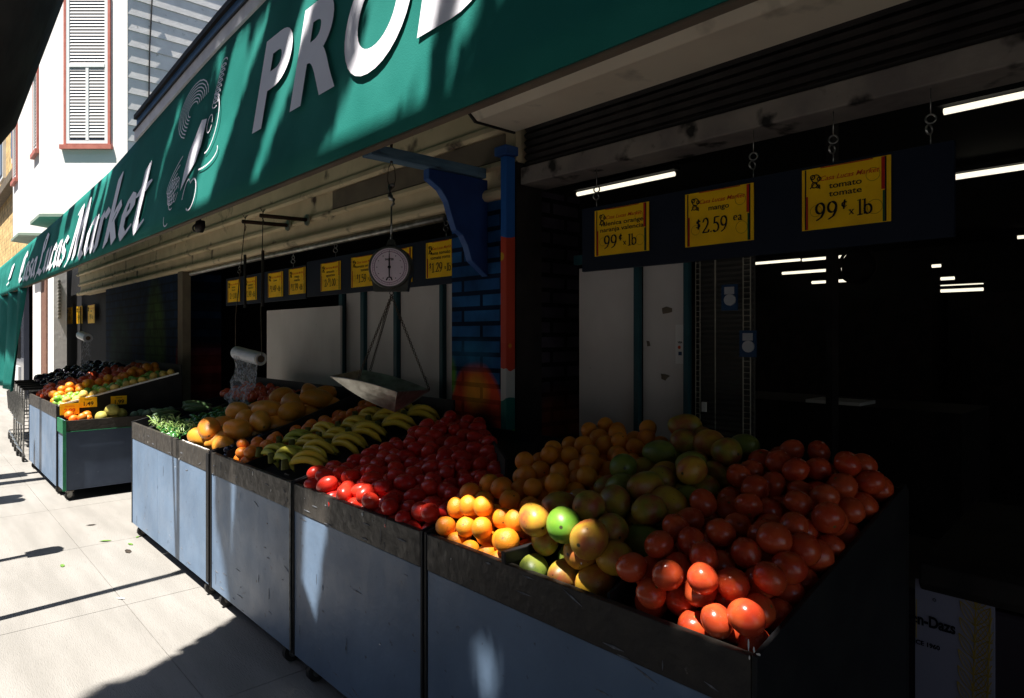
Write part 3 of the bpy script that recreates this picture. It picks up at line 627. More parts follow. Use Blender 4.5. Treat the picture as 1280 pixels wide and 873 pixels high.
# houses across the street (behind the camera): they stop the sky from flooding the shade
for k, (ya, yb2, hh, c) in enumerate([(-26, -15, 12, 0), (-14.9, -5, 13.5, 1), (-4.9, 4, 13, 0), (4.1, 13, 14, 1), (13.1, 24, 12, 0), (24.1, 36, 12, 1)]):
    lab = ['tan house across the street with flat roof, first from the south', 'tall brick house across the street, south side', 'tan house directly across the street', 'tallest brick house across the street', 'tan house across the street to the north', 'brick house across the street farthest north'][k]
    h = thing('street_house', lab, 'building', (-13.5, (ya + yb2) / 2, 0), 'houses across the street')
    MB().box(-20, -13.5, ya, yb2, 0, hh).build('wall', M['facade_a'] if c == 0 else M['brown_brick'], h)
    for fl in range(3):
        for q in range(3):
            y = ya + 1.2 + q * (yb2 - ya - 2) / 3; z = .9 + fl * 3
            f = MB().box(-13.49, -13.44, y, y + 1.1, z, z + 1.6).build('window', M['sash'], h); MB().box(-13.43, -13.41, y + .1, y + 1, z + .1, z + 1.5).build('pane', M['pane'], f)

# ================================================================== SIGNS
def ac(cx, cy, rx, ry, a0, a1, n=14): return [(cx + rx * math.cos(R(a0 + (a1 - a0) * k / n)), cy + ry * math.sin(R(a0 + (a1 - a0) * k / n))) for k in range(n + 1)]
DG = {
 '0': (.56, [ac(.28, .35, .2, .33, 0, 360, 22)]),
 '1': (.42, [[(.08, .58), (.2, .66), (.22, .68)], [(.215, .66), (.215, .03)], [(.08, .015), (.35, .015)]]),
 '2': (.54, [[(.08, .52)] + ac(.26, .49, .17, .19, 160, -30, 10) + [(.30, .25), (.07, .03)], [(.07, .03), (.45, .03), (.49, .13)]]),
 '4': (.56, [[(.36, .68), (.04, .22), (.52, .22)], [(.37, .66), (.37, .0)]]),
 '5': (.52, [[(.44, .68), (.16, .68), (.12, .40)] + ac(.22, .22, .2, .21, 95, -140, 12)]),
 '7': (.5, [[(.06, .56), (.09, .66), (.46, .66), (.2, .0)]]),
 '9': (.56, [ac(.27, .46, .19, .21, 0, 360, 18), [(.46, .46), (.44, .28), (.33, .1), (.12, -.01)]]),
 '.': (.22, [[(.11, .03), (.115, .05)]]),
 '$': (.42, [[(.34, .52), (.25, .6), (.12, .55), (.1, .44), (.32, .26), (.32, .12), (.2, .03), (.06, .1)], [(.21, .70), (.21, -.07)]]),
 '¢': (.44, [[(.36, .36), (.24, .44), (.1, .34), (.09, .16), (.2, .03), (.36, .1)], [(.26, .56), (.2, -.1)]]),
 'l': (.28, [[(.05, .70), (.14, .72), (.14, .03)], [(.04, .015), (.25, .015)]]),
 'b': (.56, [[(.02, .70), (.12, .72), (.12, .04)], ac(.29, .24, .19, .22, 170, -170, 16)]),
 'x': (.5, [[(.06, .44), (.42, .02)], [(.42, .44), (.06, .02)], [(.0, .44), (.16, .44)], [(.34, .44), (.48, .44)]]),
 'e': (.44, [[(.09, .25), (.37, .28)] + ac(.23, .26, .15, .19, 10, 300, 12)]),
 'a': (.46, [[(.1, .37), (.2, .45), (.31, .38), (.31, .06), (.42, .03)], [(.31, .26), (.13, .2), (.1, .07), (.2, .02), (.31, .12)]])}
def roman(mb, txt, size, org, rot=FACE, fitw=None):
    """org is the middle of the baseline"""
    tot = sum(DG[c][0] for c in txt); sx = fitw / (tot * size) if fitw else 1; x = -tot / 2
    for c in txt:
        nib(mb, DG[c][1], org + rot @ Vector((x * size * sx, 0, 0)), rot, size, sx, ang=12, wd=.105, thin=.018); x += DG[c][0]
def price_sign(yl, yr, z0, z1, X, prod, price, label, tail='', big=False, group=None):
    """yl: edge seen on the left (larger y)"""
    w_ = yl - yr; h_ = z1 - z0; yc = (yl + yr) / 2; s = h_ / .2
    t = thing('price_sign', label, 'price sign', (X, yc, z0), group)
    MB().box(X - .003, X, yr, yl, z0, z1).build('panel', M['yellow_sign'], t)
    xx = X - .0042
    for a_, c_ in ((yl - .014 * s, yl - .010 * s), (yr + .012 * s, yr + .016 * s)): MB().box(xx, xx + .0007, a_, c_, z0 + .002, z1 - .002).build('black_stripe', M['ink'], t)
    for a_, c_, e_, f_ in ((yl - .020 * s, yl - .0145 * s, z0 + .002, z0 + h_ * .55), (yr + .0165 * s, yr + .026 * s, z0 + h_ * .5, z1 - .002), (yr + .05 * s, yl - .06 * s, z1 - .004 * s, z1 - .001)): MB().box(xx, xx + .0007, a_, c_, e_, f_).build('red_stripe', M['red_stripe'], t)
    MB().box(xx, xx + .0007, yr + .0165 * s, yr + .022 * s, z0 + .002, z0 + h_ * .48).build('green_stripe', M['green_stripe'], t)
    b = MB(); put_text(b, 'Casa Lucas Market', .022 * s, Vector((xx, yc - .012 * s, z1 - .045 * s)), shear=.35, fitw=w_ * .66, bold=.0002); b.build('shop_name', M['red_ink'], t)
    b = MB(); n = len(prod)
    for k, ln in enumerate(prod):
        put_text(b, ln, .026 * s, Vector((xx, yc - .003, z1 - (.073 + .026 * k) * s)), bold=.0003 * s, fitw=min(w_ * .8, len(ln) * .0165 * s))
    b.build('product_text', M['ink'], t)
    b = MB(); pz = z0 + (.03 if n == 2 else .045) * s
    for (txt, x, dz, sz, ww) in price:
        roman(b, txt, sz * s * 1.06, Vector((xx, yc - x * s, pz + dz * s)), fitw=ww * s)
    b.build('price_text', M['ink'], t)
    b = MB()   # little ink emblem
    ey, ez = yl - .045 * s, z1 - .035 * s
    for (dy, dz, r) in ((0, 0, .013), (.010, .006, .007), (-.011, -.002, .006), (.004, -.020, .009), (-.008, -.026, .005)):
        b.ring((xx, ey + dy * s, ez + dz * s), r * s, .0016 * s, (1, 0, 0), 14, 4)
    b.tube([(xx, ey + .018 * s, ez - .03 * s), (xx, ey + .002 * s, ez - .012 * s), (xx, ey - .014 * s, ez - .034 * s)], .002 * s, 4); b.build('emblem', M['ink'], t)
    for (oy, oz, r) in ((yr + .05 * s, z1 - .05 * s, .02), (yr + .045 * s, z0 + .05 * s, .022), (yl - .045 * s, z0 + .06 * s, .018)):
        b = MB(); b.ring((xx + .0012, oy, oz), r * s, .0012 * s, (1, 0, 0), 18, 4); b.build('scroll_ornament', M['ochre_ink'], t)
    return t
XS = 2.19
def bd(pa, pb, z0, z1, label):
    t = thing('sign_board', label, 'sign board', (XS + .01, (Yat(pa, XS) + Yat(pb, XS)) / 2, z0))
    ya, yb = Yat(pb, XS), Yat(pa, XS)
    MB().box(XS + .002, XS + .022, ya, yb, z0, z1).build('board', M['navy_board'], t, bevel=.002)
    return t
b1 = bd(727, 1192, 1.70, 1.975, 'long dark navy board carrying three price signs over the oranges, mangoes and tomatoes')
b2 = bd(383, 572, 1.705, 1.965, 'dark navy board behind the hanging scale, carrying the nearer price signs')
b3 = bd(282, 382, 1.695, 1.945, 'dark navy board carrying the four farther price signs')
def hook(parent, px, zt_, z0_):
    y = Yat(px, XS); b = MB(); b.tube([(XS + .01, y, zt_), (XS + .01, y, z0_ + .09)], .0018, 4); b.ring((XS + .01, y, z0_ + .075), .013, .003, (1, .4, 0), 14, 5); b.ring((XS + .01, y + .004, z0_ + .045), .014, .003, (.3, 1, 0), 14, 5); b.tube([(XS + .01, y, z0_ + .032), (XS + .01, y, z0_)], .002, 4)
    b.build('hanger', M['bright_steel'], parent, smooth=True)
for px in (744, 940, 1040, 1162): hook(b1, px, 2.14, 1.975)
for px in (418, 556): hook(b2, px, 2.1, 1.965)
for px in (298, 365): hook(b3, px, 2.1, 1.945)
def sg(pl, pr, ztop, zbot, prod, price, label): price_sign(Yat(pl, XS), Yat(pr, XS), zbot, ztop, XS, prod, price, label)
P99 = [('99', -.055, 0, .075, .075), ('¢', .0, .03, .04, .02), ('x', .022, .005, .032, .016), ('lb', .062, 0, .062, .045)]
sg(1003, 1114, 1.965, 1.765, ['tomato', 'tomate'], P99, 'yellow price sign reading tomato tomate 99 cents x lb')
sg(857, 942.5, 1.955, 1.755, ['mango'], [('$', -.08, .02, .045, .022), ('2.59', -.012, 0, .075, .105), ('ea', .078, .03, .04, .036)], 'yellow price sign reading mango 2.59 each')
sg(744, 811.5, 1.955, 1.760, ['valenica orange', 'naranja valencia'], P99, 'yellow price sign reading valencia orange naranja 99 cents')
def PR(v): return [('$', -.09, .025, .04, .018), (v, -.025, 0, .07, .1), ('x', .05, .01, .03, .014), ('lb', .083, 0, .055, .04)]
sg(533, 569, 1.945, 1.745, ['roma tomato', 'tomate roma'], PR('1.29'), 'yellow price sign reading roma tomato 1.29 beside the blue pier')
sg(488, 515.5, 1.94, 1.735, ['banana', 'platano'], PR('.79'), 'yellow price sign mostly hidden behind the scale dial')
sg(439.5, 474, 1.935, 1.738, ['tomato on vine', 'tomate'], PR('1.59'), 'yellow price sign reading 1.59 left of the scale dial')
sg(401.5, 426, 1.93, 1.735, ['avocado', 'aguacate'], [('2', -.07, 0, .07, .03), ('x', -.042, .01, .035, .016), ('$', -.02, .03, .04, .02), ('1.00', .035, 0, .07, .09)], 'yellow price sign reading 2 for 1.00, second left of the scale')
sg(361.5, 382, 1.93, 1.735, ['mango', 'manila'], PR('1.79'), 'yellow price sign reading 1.79, third left of the scale')
sg(335.5, 354, 1.925, 1.730, ['kiwi'], PR('1.49'), 'yellow price sign reading 1.49 over the left edge of the grey board')
sg(306.5, 321, 1.92, 1.725, ['papaya', 'maradol'], PR('2.49'), 'yellow price sign reading 2.49 lb beside the bag roll cord')
sg(285, 300, 1.92, 1.725, ['lemon', 'limon'], [('2', -.07, 0, .07, .03), ('x', -.035, .02, .04, .02), ('1.00', .035, 0, .07, .09)], 'leftmost yellow price sign of the long row')
# far stall signs, hanging in the dark
for k, (pl, pr, t, bt) in enumerate(((110, 118.5, 382, 404), (96, 103, 383.5, 404.5), (84.5, 90.5, 385, 405))):
    A = on_x(pl, t, 2.3); B = on_x(pr, bt, 2.3)
    price_sign(A.y, B.y, B.z, A.z, 2.3, ['orange'], PR('.99'), ['far stall price sign, brightest and nearest of three in the dark', 'far stall price sign, middle of three in the dark', 'far stall price sign, dimmest of three in the dark'][k])

# ================================================================== BRACKET, SCALE
br = thing('bracket_arm', 'weathered blue wooden bracket arm jutting from the brick pier', 'bracket', (2.14, 2.55, 2.1))
MB().box(1.475, 2.12, 2.50, 2.578, 2.197, 2.245).build('arm', M['blue_wood'], br, bevel=.003)
prof = [(2.145, 2.194), (1.79, 2.194), (1.79, 2.15), (1.86, 2.11), (1.90, 2.06), (1.925, 1.99), (1.95, 1.93), (1.99, 1.91), (2.02, 1.86), (2.045, 1.79), (2.145, 1.72)]
MB().prism(prof, 'y', 2.52, 2.556).build('brace', M['blue_wood_dark'], br, bevel=.002)
b = MB()
for (x0, z0), (x1, z1) in zip(prof[1:-1], prof[2:]): b.hexa([Vector((x0, 2.518, z0)), Vector((x0, 2.558, z0)), Vector((x0 - .004, 2.558, z0 - .004)), Vector((x0 - .004, 2.518, z0 - .004))], [Vector((x1, 2.518, z1)), Vector((x1, 2.558, z1)), Vector((x1 - .004, 2.558, z1 - .004)), Vector((x1 - .004, 2.518, z1 - .004))])
b.build('brace_edge', M['blue_edge'], br)
SX, SY = 1.60, 2.54; ZD = 1.722
sc = thing('hanging_scale', 'round dial hanging scale with galvanised pan on chains', 'scale', (SX, SY, 1.2))
dv = Vector((-S_ - .05, -C_ + .05, 0)).normalized()       # the dial faces the kerb, slightly up the street
sv = Vector((dv.y, -dv.x, 0)); sv = sv if sv.dot(Vector((C_, -S_, 0))) > 0 else -sv
b = MB(); c0 = Vector((SX, SY, ZD))
b.disc(c0, .096, dv, .055, 36); b.disc(c0 + dv * .03, .0965, dv, .006, 36, .092)
b.hexa([c0 - sv * .075 - dv * .025 + Vector((0, 0, -.105)), c0 + sv * .075 - dv * .025 + Vector((0, 0, -.105)), c0 + sv * .075 + dv * .02 + Vector((0, 0, -.105)), c0 - sv * .075 + dv * .02 + Vector((0, 0, -.105))],
       [c0 - sv * .088 - dv * .025 + Vector((0, 0, -.03)), c0 + sv * .088 - dv * .025 + Vector((0, 0, -.03)), c0 + sv * .088 + dv * .02 + Vector((0, 0, -.03)), c0 - sv * .088 + dv * .02 + Vector((0, 0, -.03))])
b.hexa([c0 - sv * .025 - dv * .015 + Vector((0, 0, .088)), c0 + sv * .025 - dv * .015 + Vector((0, 0, .088)), c0 + sv * .025 + dv * .015 + Vector((0, 0, .088)), c0 - sv * .025 + dv * .015 + Vector((0, 0, .088))],
       [c0 - sv * .012 - dv * .01 + Vector((0, 0, .125)), c0 + sv * .012 - dv * .01 + Vector((0, 0, .125)), c0 + sv * .012 + dv * .01 + Vector((0, 0, .125)), c0 - sv * .012 + dv * .01 + Vector((0, 0, .125))])
b.build('housing', M['scale_body'], sc, smooth=False)
fc = MB().disc(c0 + dv * .0325, .084, dv, .004, 40).build('dial_face', M['dial_face'], sc)
b = MB(); b.ring(c0 + dv * .0355, .068, .0012, dv, 40, 4); b.ring(c0 + dv * .0355, .0775, .0006, dv, 40, 4)
b.build('dial_ring', M['dial_ring'], fc)
b = MB(); DR = Matrix(((sv.x, 0, dv.x), (sv.y, 0, dv.y), (0, 1, 0)))
for k in range(60):
    a = 2 * math.pi * k / 60; L_ = .008 if k % 5 == 0 else .004; r0 = .0765
    p = c0 + dv * .0355 + DR @ Vector((math.sin(a) * r0, math.cos(a) * r0, 0)); q = c0 + dv * .0355 + DR @ Vector((math.sin(a) * (r0 - L_), math.cos(a) * (r0 - L_), 0)); b.tube([p, q], .0006, 4)
for k in range(12):
    a = 2 * math.pi * k / 12; p = c0 + dv * .036 + DR @ Vector((math.sin(a) * .056, math.cos(a) * .056, 0)); b.disc(p, .0022, dv, .001, 8)
put_text(b, 'SALTER', .013, c0 + dv * .0362 + Vector((0, 0, .030)), rot=DR, bold=.0004, fitw=.04)
b.build('dial_marks', M['ink'], fc)
b = MB(); q = c0 + dv * .039
b.tube([q + Vector((0, 0, -.008)), q + Vector((0, 0, .025)), q + Vector((0, 0, .074))], [.0032, .0028, .0005], 6)
b.tube([q, q + Vector((0, 0, -.045))], [.003, .0022], 6)
b.tube([q + DR @ Vector((-.013, -.058, 0)), q + DR @ Vector((-.008, -.047, 0)), q + DR @ Vector((0, -.044, 0)), q + DR @ Vector((.008, -.047, 0)), q + DR @ Vector((.013, -.058, 0))], .0026, 6)
b.disc(q, .0065, dv, .006, 14); b.build('needle', M['ink'], sc)
# hook, wire loop, cord through arm
b = MB(); b.tube([(SX, SY, 2.30), (SX, SY, 2.19)], .006, 6); b.build('bolt', M['rust_iron'], sc)
b = MB()
lp_ = [Vector((SX, SY, 2.195)) + DR @ Vector((x, z, 0)) for x, z in ((0, 0), (-.014, -.03), (-.018, -.08), (-.010, -.115), (0, -.125), (.010, -.115), (.018, -.08), (.014, -.03), (0, 0))]
b.tube(lp_, .0018, 5); b.build('wire_loop', M['chain'], sc, smooth=True)
b = MB(); hp = [Vector((SX, SY, 2.075)) + DR @ Vector((x, z, 0)) for x, z in ((.012, .008), (.006, .018), (-.004, .016), (-.008, .004), (-.006, -.03), (.0, -.045), (.010, -.052), (.012, -.066), (.0, -.078))]
b.tube(hp, [.004, .007, .009, .011, .012, .011, .009, .007, .004], 8); b.tube([Vector((SX, SY, 2.0)), Vector((SX, SY, ZD + .12))], .004, 6)
b.ring(Vector((SX, SY, ZD + .135)), .012, .003, sv, 14, 5)
b.build('hook', M['bright_steel'], sc, smooth=True)
zap = on_x(482, 368, SX * .55 + .0).z; zap = 1.42 + (50 / 830) * 2.96
ap = Vector((SX, SY, zap))
b = MB(); b.tube([c0 - sv * .04 + Vector((0, 0, -.105)), ap + Vector((0, 0, .045)), ap + Vector((0, 0, .018))], .0028, 5); b.tube([c0 + sv * .045 + Vector((0, 0, -.105)), ap + Vector((0, 0, .045))], .0028, 5); b.ring(ap + Vector((0, 0, .012)), .008, .002, dv, 12, 5); b.build('yoke', M['chain'], sc, smooth=True)
# pan: scoop trough; built in local frame (a along length, b across)
PT = 2.96
def P3(px, py, t):  # place by pixel at depth t
    a, bb, v = ray(px, py); return Vector((a * t, bb * t, CAM_H + v * t))
# corners of the scoop: long left tip, near lip, right end
la = Vector((-.93, .0, .0)); 

A = P3(413, 471, 2.93); Bq = P3(452, 463, 3.10); Cq = P3(537, 488, 3.02); Dn = P3(503, 478, 2.80); low = P3(493, 515, 2.88); low2 = P3(440, 487, 2.98)
b = MB()
def bez(p, q, r, n=8): return [p * (1 - t) ** 2 + q * 2 * t * (1 - t) + r * t * t for t in [k / n for k in range(n + 1)]]
sec = []
N = 12
NE = P3(496, 490, 2.78)
near = [A + (NE - A) * (k / N) + Vector((0, 0, .010 * math.sin(math.pi * k / N))) for k in range(N + 1)]
far = [A + (Bq - A) * min(1, k / 4) if k <= 4 else Bq + (Cq - Bq) * ((k - 4) / (N - 4)) + Vector((0, 0, .012 * math.sin(math.pi * (k - 4) / (N - 4)))) for k in range(N + 1)]
botl = [A + (low - A) * (k / N) + Vector((0, 0, -.018 * math.sin(math.pi * k / N))) for k in range(N + 1)]
vs = []; m_ = 9
for k in range(N + 1):
    for q in range(m_):
        f = q / (m_ - 1); bul = Vector((0, 0, -.006 * math.sin(2 * math.pi * min(f, 1 - f)) * k / N))
        vs.append((near[k].lerp(botl[k], f * 2) if f <= .5 else botl[k].lerp(far[k], f * 2 - 1)) + bul)
b.add(vs, [(i * m_ + k, (i + 1) * m_ + k, (i + 1) * m_ + k + 1, i * m_ + k + 1) for i in range(N) for k in range(m_ - 1)])
b.add(vs[-m_:], [tuple(range(m_))])
pan = b.build('pan', M['galvanised'], sc); pan.modifiers.new('t', 'SOLIDIFY').thickness = .003
b = MB(); b.tube(near, .003, 6); b.tube(far, .003, 6); b.tube(vs[-m_:], .003, 6); b.build('rolled_rim', M['galvanised'], pan, smooth=True)
def chain(p, q):
    b = MB(); n = max(4, int((q - p).length / .0085)); d = (q - p).normalized()
    for k in range(n):
        c = p + (q - p) * ((k + .5) / n); ax = sv if k % 2 else sv.cross(d); b.ring(c, .0052, .0019, ax, 8, 4)
    b.build('chain', M['chain'], sc)
chain(ap, near[5] + Vector((0, 0, .0))); chain(ap, far[5]); chain(ap, Cq)

# ------------------------------------------------------------------ iron rods on the lintel, roll of bags, floodlight
for k, y in enumerate((4.47, 4.79)):
    t = thing('wall_rod', ['rusty iron rod on a round flange, nearer of two on the cream lintel', 'rusty iron rod on a round flange, farther of two on the cream lintel'][k], 'rod', (2.13, y, 2.24))
    b = MB(); b.tube([(2.11, y, 2.245), (1.78, y, 2.235)], .014, 8); b.build('rod', M['rust_iron'], t, smooth=True)
    MB().disc((2.118, y, 2.245), .04, (1, 0, 0), .012, 20).build('flange', M['galvanised'], t)
    b = MB(); x = 1.80
    pts = [(x + .01, y + .01, 2.28), (x, y, 2.25), (x - .012, y - .012, 2.22), (x + .01, y + .008, 2.20), (x, y, 2.17)]
    b.tube(pts, .003, 5); b.tube([(x, y, 2.26), (x - .02, y, 2.29)], .003, 4); b.tube([(x - .0, y, 2.255), (x + .02, y + .01, 2.285)], .003, 4); b.build('wire_tie', M['chain'], t)
rl = thing('bag_roll', 'roll of clear plastic produce bags hung on cords above the papayas', 'bag roll', (1.78, 4.62, 1.27))
ra, rb_ = P3(296, 441, 4.66), P3(326, 449, 4.42)
b = MB(); ax = (rb_ - ra).normalized(); b.tube([ra, rb_], .045, 24); b.build('roll', M['plastic_roll'], rl, smooth=False)
MB().disc(rb_ + ax * .002, .024, ax, .006, 20).build('core', M['cardboard'], rl)
b = MB(); b.ring(rb_ + ax * .002, .036, .006, ax, 24, 5); b.build('roll_end', M['white_chip'], rl, smooth=True)
b = MB(); b.tube([(1.80, 4.79, 2.22), ra - ax * .02 + Vector((0, 0, .25)), ra - ax * .02], .0032, 5); b.tube([(1.80, 4.47, 2.22), rb_ + ax * .0 + Vector((0, 0, .3)), rb_ + ax * .015], .0032, 5); b.build('cord', M['chain'], rl)
for y in (4.79, 4.47): MB().tube([(1.80, y, 2.0), (1.80, y, 1.62)], .010, 6).build('cord_sleeve', M['black_metal'], rl)
m = bpy.data.materials.new('clear_bag'); m.use_nodes = True; nt = m.node_tree; L = nt.links.new
pb = nt.nodes['Principled BSDF']; pb.inputs['Base Color'].default_value = (.65, .7, .8, 1); pb.inputs['Roughness'].default_value = .22
pb.inputs['Specular IOR Level'].default_value = .8
tc = node(nt, 'ShaderNodeTexCoord'); nz = node(nt, 'ShaderNodeTexNoise'); nz.inputs['Scale'].default_value = 22; nz.inputs['Detail'].default_value = 4; nz.inputs['Distortion'].default_value = 1.5; L(tc.outputs['Object'], nz.inputs[0])
mr = node(nt, 'ShaderNodeMapRange'); mr.inputs[1].default_value = .35; mr.inputs[2].default_value = .7; mr.inputs[3].default_value = .10; mr.inputs[4].default_value = .62; L(nz.outputs[0], mr.inputs[0]); L(mr.outputs[0], pb.inputs['Alpha'])
bp = node(nt, 'ShaderNodeBump'); bp.inputs['Strength'].default_value = 1; bp.inputs['Distance'].default_value = .04; L(nz.outputs[0], bp.inputs['Height']); L(bp.outputs[0], pb.inputs['Normal'])
M['clear'] = m
b = MB(); vs = []; n1, n2 = 12, 16
for k in range(n2 + 1):
    f = k / n2; pl = P3(291 - 7 * f + 2 * math.sin(f * 6), 444 + 66 * f, 4.60); pr = P3(320 - 4 * f + 4 * math.sin(f * 5 + 1), 450 + 58 * f, 4.40)
    for i in range(n1 + 1):
        p = pl.lerp(pr, i / n1); q = noise.noise(Vector((i * .35, f * 5, 1.3))) * .05 * (.3 + f); vs.append(p + Vector((-q, q * .3, 0)))
b.add(vs, [(k * (n1 + 1) + i, k * (n1 + 1) + i + 1, (k + 1) * (n1 + 1) + i + 1, (k + 1) * (n1 + 1) + i) for k in range(n2) for i in range(n1)])
b.build('hanging_bag', M['clear'], rl, smooth=True)
fl = thing('floodlight', 'small black floodlight fixed under the awning edge', 'floodlight', on_x(250, 282, 1.2))
c = on_x(250, 283, 1.2); MB().tube([c + Vector((0, .01, -.03)), c, c + Vector((0, -.01, .03))], [.02, .028, .022], 14).build('lamp_head', M['black_metal'], fl, smooth=True)
b = MB(); b.ring(c + Vector((-.01, .02, -.01)), .02, .005, (.5, 1, 0), 14, 5); b.tube([c + Vector((0, 0, .03)), c + Vector((.0, 0, .12))], .006, 6); b.build('bracket', M['black_metal'], fl)

# ================================================================== PRODUCE STANDS
XF = 1.21; XB = 2.06; ZR = .80; SLP = .25
def floorz(x): return .735 + SLP * (x - XF)
def caster(parent, x, y, r=.035):
    b = MB(); b.disc((x, y, r), r, (0, 1, .0), .026, 18); w_ = b.build('wheel', M['rubber'], parent, smooth=False)
    MB().disc((x, y, r), r * .5, (0, 1, 0), .030, 12).build('hub', M['caster_steel'], w_)
    b = MB(); b.box(x - .02, x + .02, y - .02, y - .0155, r, .075); b.box(x - .02, x + .02, y + .0155, y + .02, r, .075); b.box(x - .03, x + .03, y - .03, y + .03, .072, .079); b.build('caster_fork', M['caster_steel'], w_)
def stand(y0, y1, label, seams=(), xf=XF, xb=XB, casters=True, rise=SLP, zr=ZR, back=.08):
    t = thing('produce_stand', label, 'produce stand', (xf, (y0 + y1) / 2, 0))
    ys = [y0 + .012] + list(seams) + [y1 - .012]
    for a, c in zip(ys[:-1], ys[1:]):
        MB().box(xf, xf + .018, a + .0015, c - .0015, .08, zr - .115).build('front_panel', M['bin_paint'], t, bevel=.002)
        MB().box(xf - .003, xf + .018, a + .0015, c - .0015, zr - .1145, zr).build('front_band', M['bin_band'], t, bevel=.003)
    for ya, yb in ((y0, y0 + .0118), (y1 - .0118, y1)):
        zb_ = zr + rise * (xb - xf)
        MB().prism([(xf - .004, .08), (xf - .004, zr + .004), (xb, zb_ - .005), (xb, .08)], 'y', ya, yb).build('side_panel', M['bin_inner'], t, bevel=.002)
    MB().box(xb, xb + .015, y0, y1, .08, zr + rise * (xb - xf) + back).build('back_panel', M['bin_inner'], t)
    fz = lambda x: zr - .065 + rise * (x - xf)
    MB().prism([(xf + .019, fz(xf) - .02), (xf + .019, fz(xf)), (xb - .001, fz(xb)), (xb - .001, fz(xb) - .02)], 'y', y0 + .013, y1 - .013).build('tray', M['bin_inner'], t)
    if casters:
        for x in (xf + .045, xb - .1):
            for y in (y0 + .10, y1 - .12): caster(t, x, y, .040)
    return t
sA = stand(.62, 1.725, 'dark slate stand nearest the camera, holding oranges, mangoes and tomatoes', back=-.02)
sB = stand(1.735, 2.685, 'slate stand full of roma tomatoes, with a sun streak down its front', back=-.03)
sC = stand(2.695, 3.70, 'slate stand holding bananas and tangerines')
sD = stand(3.715, 5.36, 'sunlit blue grey stand holding papayas and green peppers', seams=(4.72,))
b = MB(); b.box(XF - .012, XF - .004, 3.705, 3.745, .10, .79); b.build('edge_strip', M['bin_inner'], sD)
b = MB(); b.tube([(XF - .01, 2.69, .80), (XF - .012, 2.688, .4), (XF - .01, 2.69, .1)], .005, 5); b.build('metal_edge', M['galvanised'], sC)
# worn white chips and drips on the fronts
def chips(par, spots):
    for (y, z, s, h) in spots:
        n = 7; pts = [(y + s * math.cos(a) * random.uniform(.5, 1.2), z + h * math.sin(a) * random.uniform(.5, 1.2)) for a in [2 * math.pi * k / n for k in range(n)]]
        MB().prism(pts, 'x', XF - .0045, XF - .0035).build('paint_chip', M['white_chip'], par)
def yz(px, py): p = on_x(px, py, XF - .003); return p.y, p.z
def cs(*l): return [(*yz(px, py), s, h) for px, py, s, h in l]
chips(sB, cs((453, 643, .007, .008), (466, 651, .002, .003), (475, 806, .007, .002)))
chips(sC, cs((316, 592, .005, .012), (339, 613, .005, .008), (299, 622, .002, .02)))
chips(sD, cs((224, 574, .008, .012), (219, 584, .004, .004), (185, 553, .003, .004)))
chips(sA, cs((727, 705, .002, .003), (564, 699, .002, .003), (936, 806, .0015, .012), (943, 812, .002, .006), (948, 818, .006, .003), (937, 822, .002, .004)))
b = MB(); 
for k in range(26): y = 3.76 + .46 * k / 26; b.box(XF - .001 + random.uniform(0, .008), XF + .012, y, y + random.uniform(.006, .02), .8012, .803 + random.uniform(0, .002))
b.build('worn_rim', M['white_chip'], sD)
# dividers inside stands
def scuffs(par, y0, y1, n, sd):
    rg = random.Random(sd); b = MB()
    for k in range(n):
        y = rg.uniform(y0, y1); z = rg.choice((rg.uniform(.09, .2), rg.uniform(.1, .78), rg.uniform(.69, .79))); L_ = rg.uniform(.004, .035); a = rg.choice((0, 0, 1.57, rg.uniform(-.4, .4))); h = rg.uniform(.0006, .0018)
        dy, dz = L_ * math.cos(a), L_ * math.sin(a); xq = XF - .0052 if z > .68 else XF - .0018
        b.prism([(y - dy, z - dz), (y - h * math.sin(a), z - h * math.cos(a) - h), (y + dy, z + dz), (y + h * math.sin(a), z + h * math.cos(a) + h)], 'x', xq, xq + .0012)
    b.build('scuff_marks', M['scuff'], par)
M['scuff'] = mat('scuff', (.26, .27, .29), (.12, .13, .15), 60, rough=.7)
for par, a, c, n, sd in ((sA, .66, 1.70, 26, 1), (sB, 1.76, 2.66, 34, 2), (sC, 2.72, 3.68, 34, 3), (sD, 3.74, 5.33, 26, 4)): scuffs(par, a, c, n, sd)
def divider(par, y, h=.05, dy=0):
    fz = floorz; MB().prism([(XF + .02, fz(XF)), (XF + .02, fz(XF) + .06 + h * .3), (XB - .002, fz(XB) + h + .06), (XB - .002, fz(XB))], 'y', y - .004, y + .004).build('divider', M['bin_inner'], par)
divider(sA, 1.005); divider(sA, 1.345); divider(sC, 3.52, .1); divider(sD, 4.30, .06); divider(sC, 3.28, .0); divider(sD, 4.98, .0)
MB().prism([(1.575, 1.742), (2.055, 2.44), (2.055, 2.455), (1.565, 1.745)], 'z', .7, .985).build('back_board', M['bin_inner'], sB)
t = MB().box(XF - .012, XF + .10, 1.335, 1.352, .80, .835).build('price_clip', M['black_metal'], loc=(XF, 1.34, .8), bevel=.003); tag(t, 'black plastic clip on the stand rim between oranges and mangoes', 'clip')

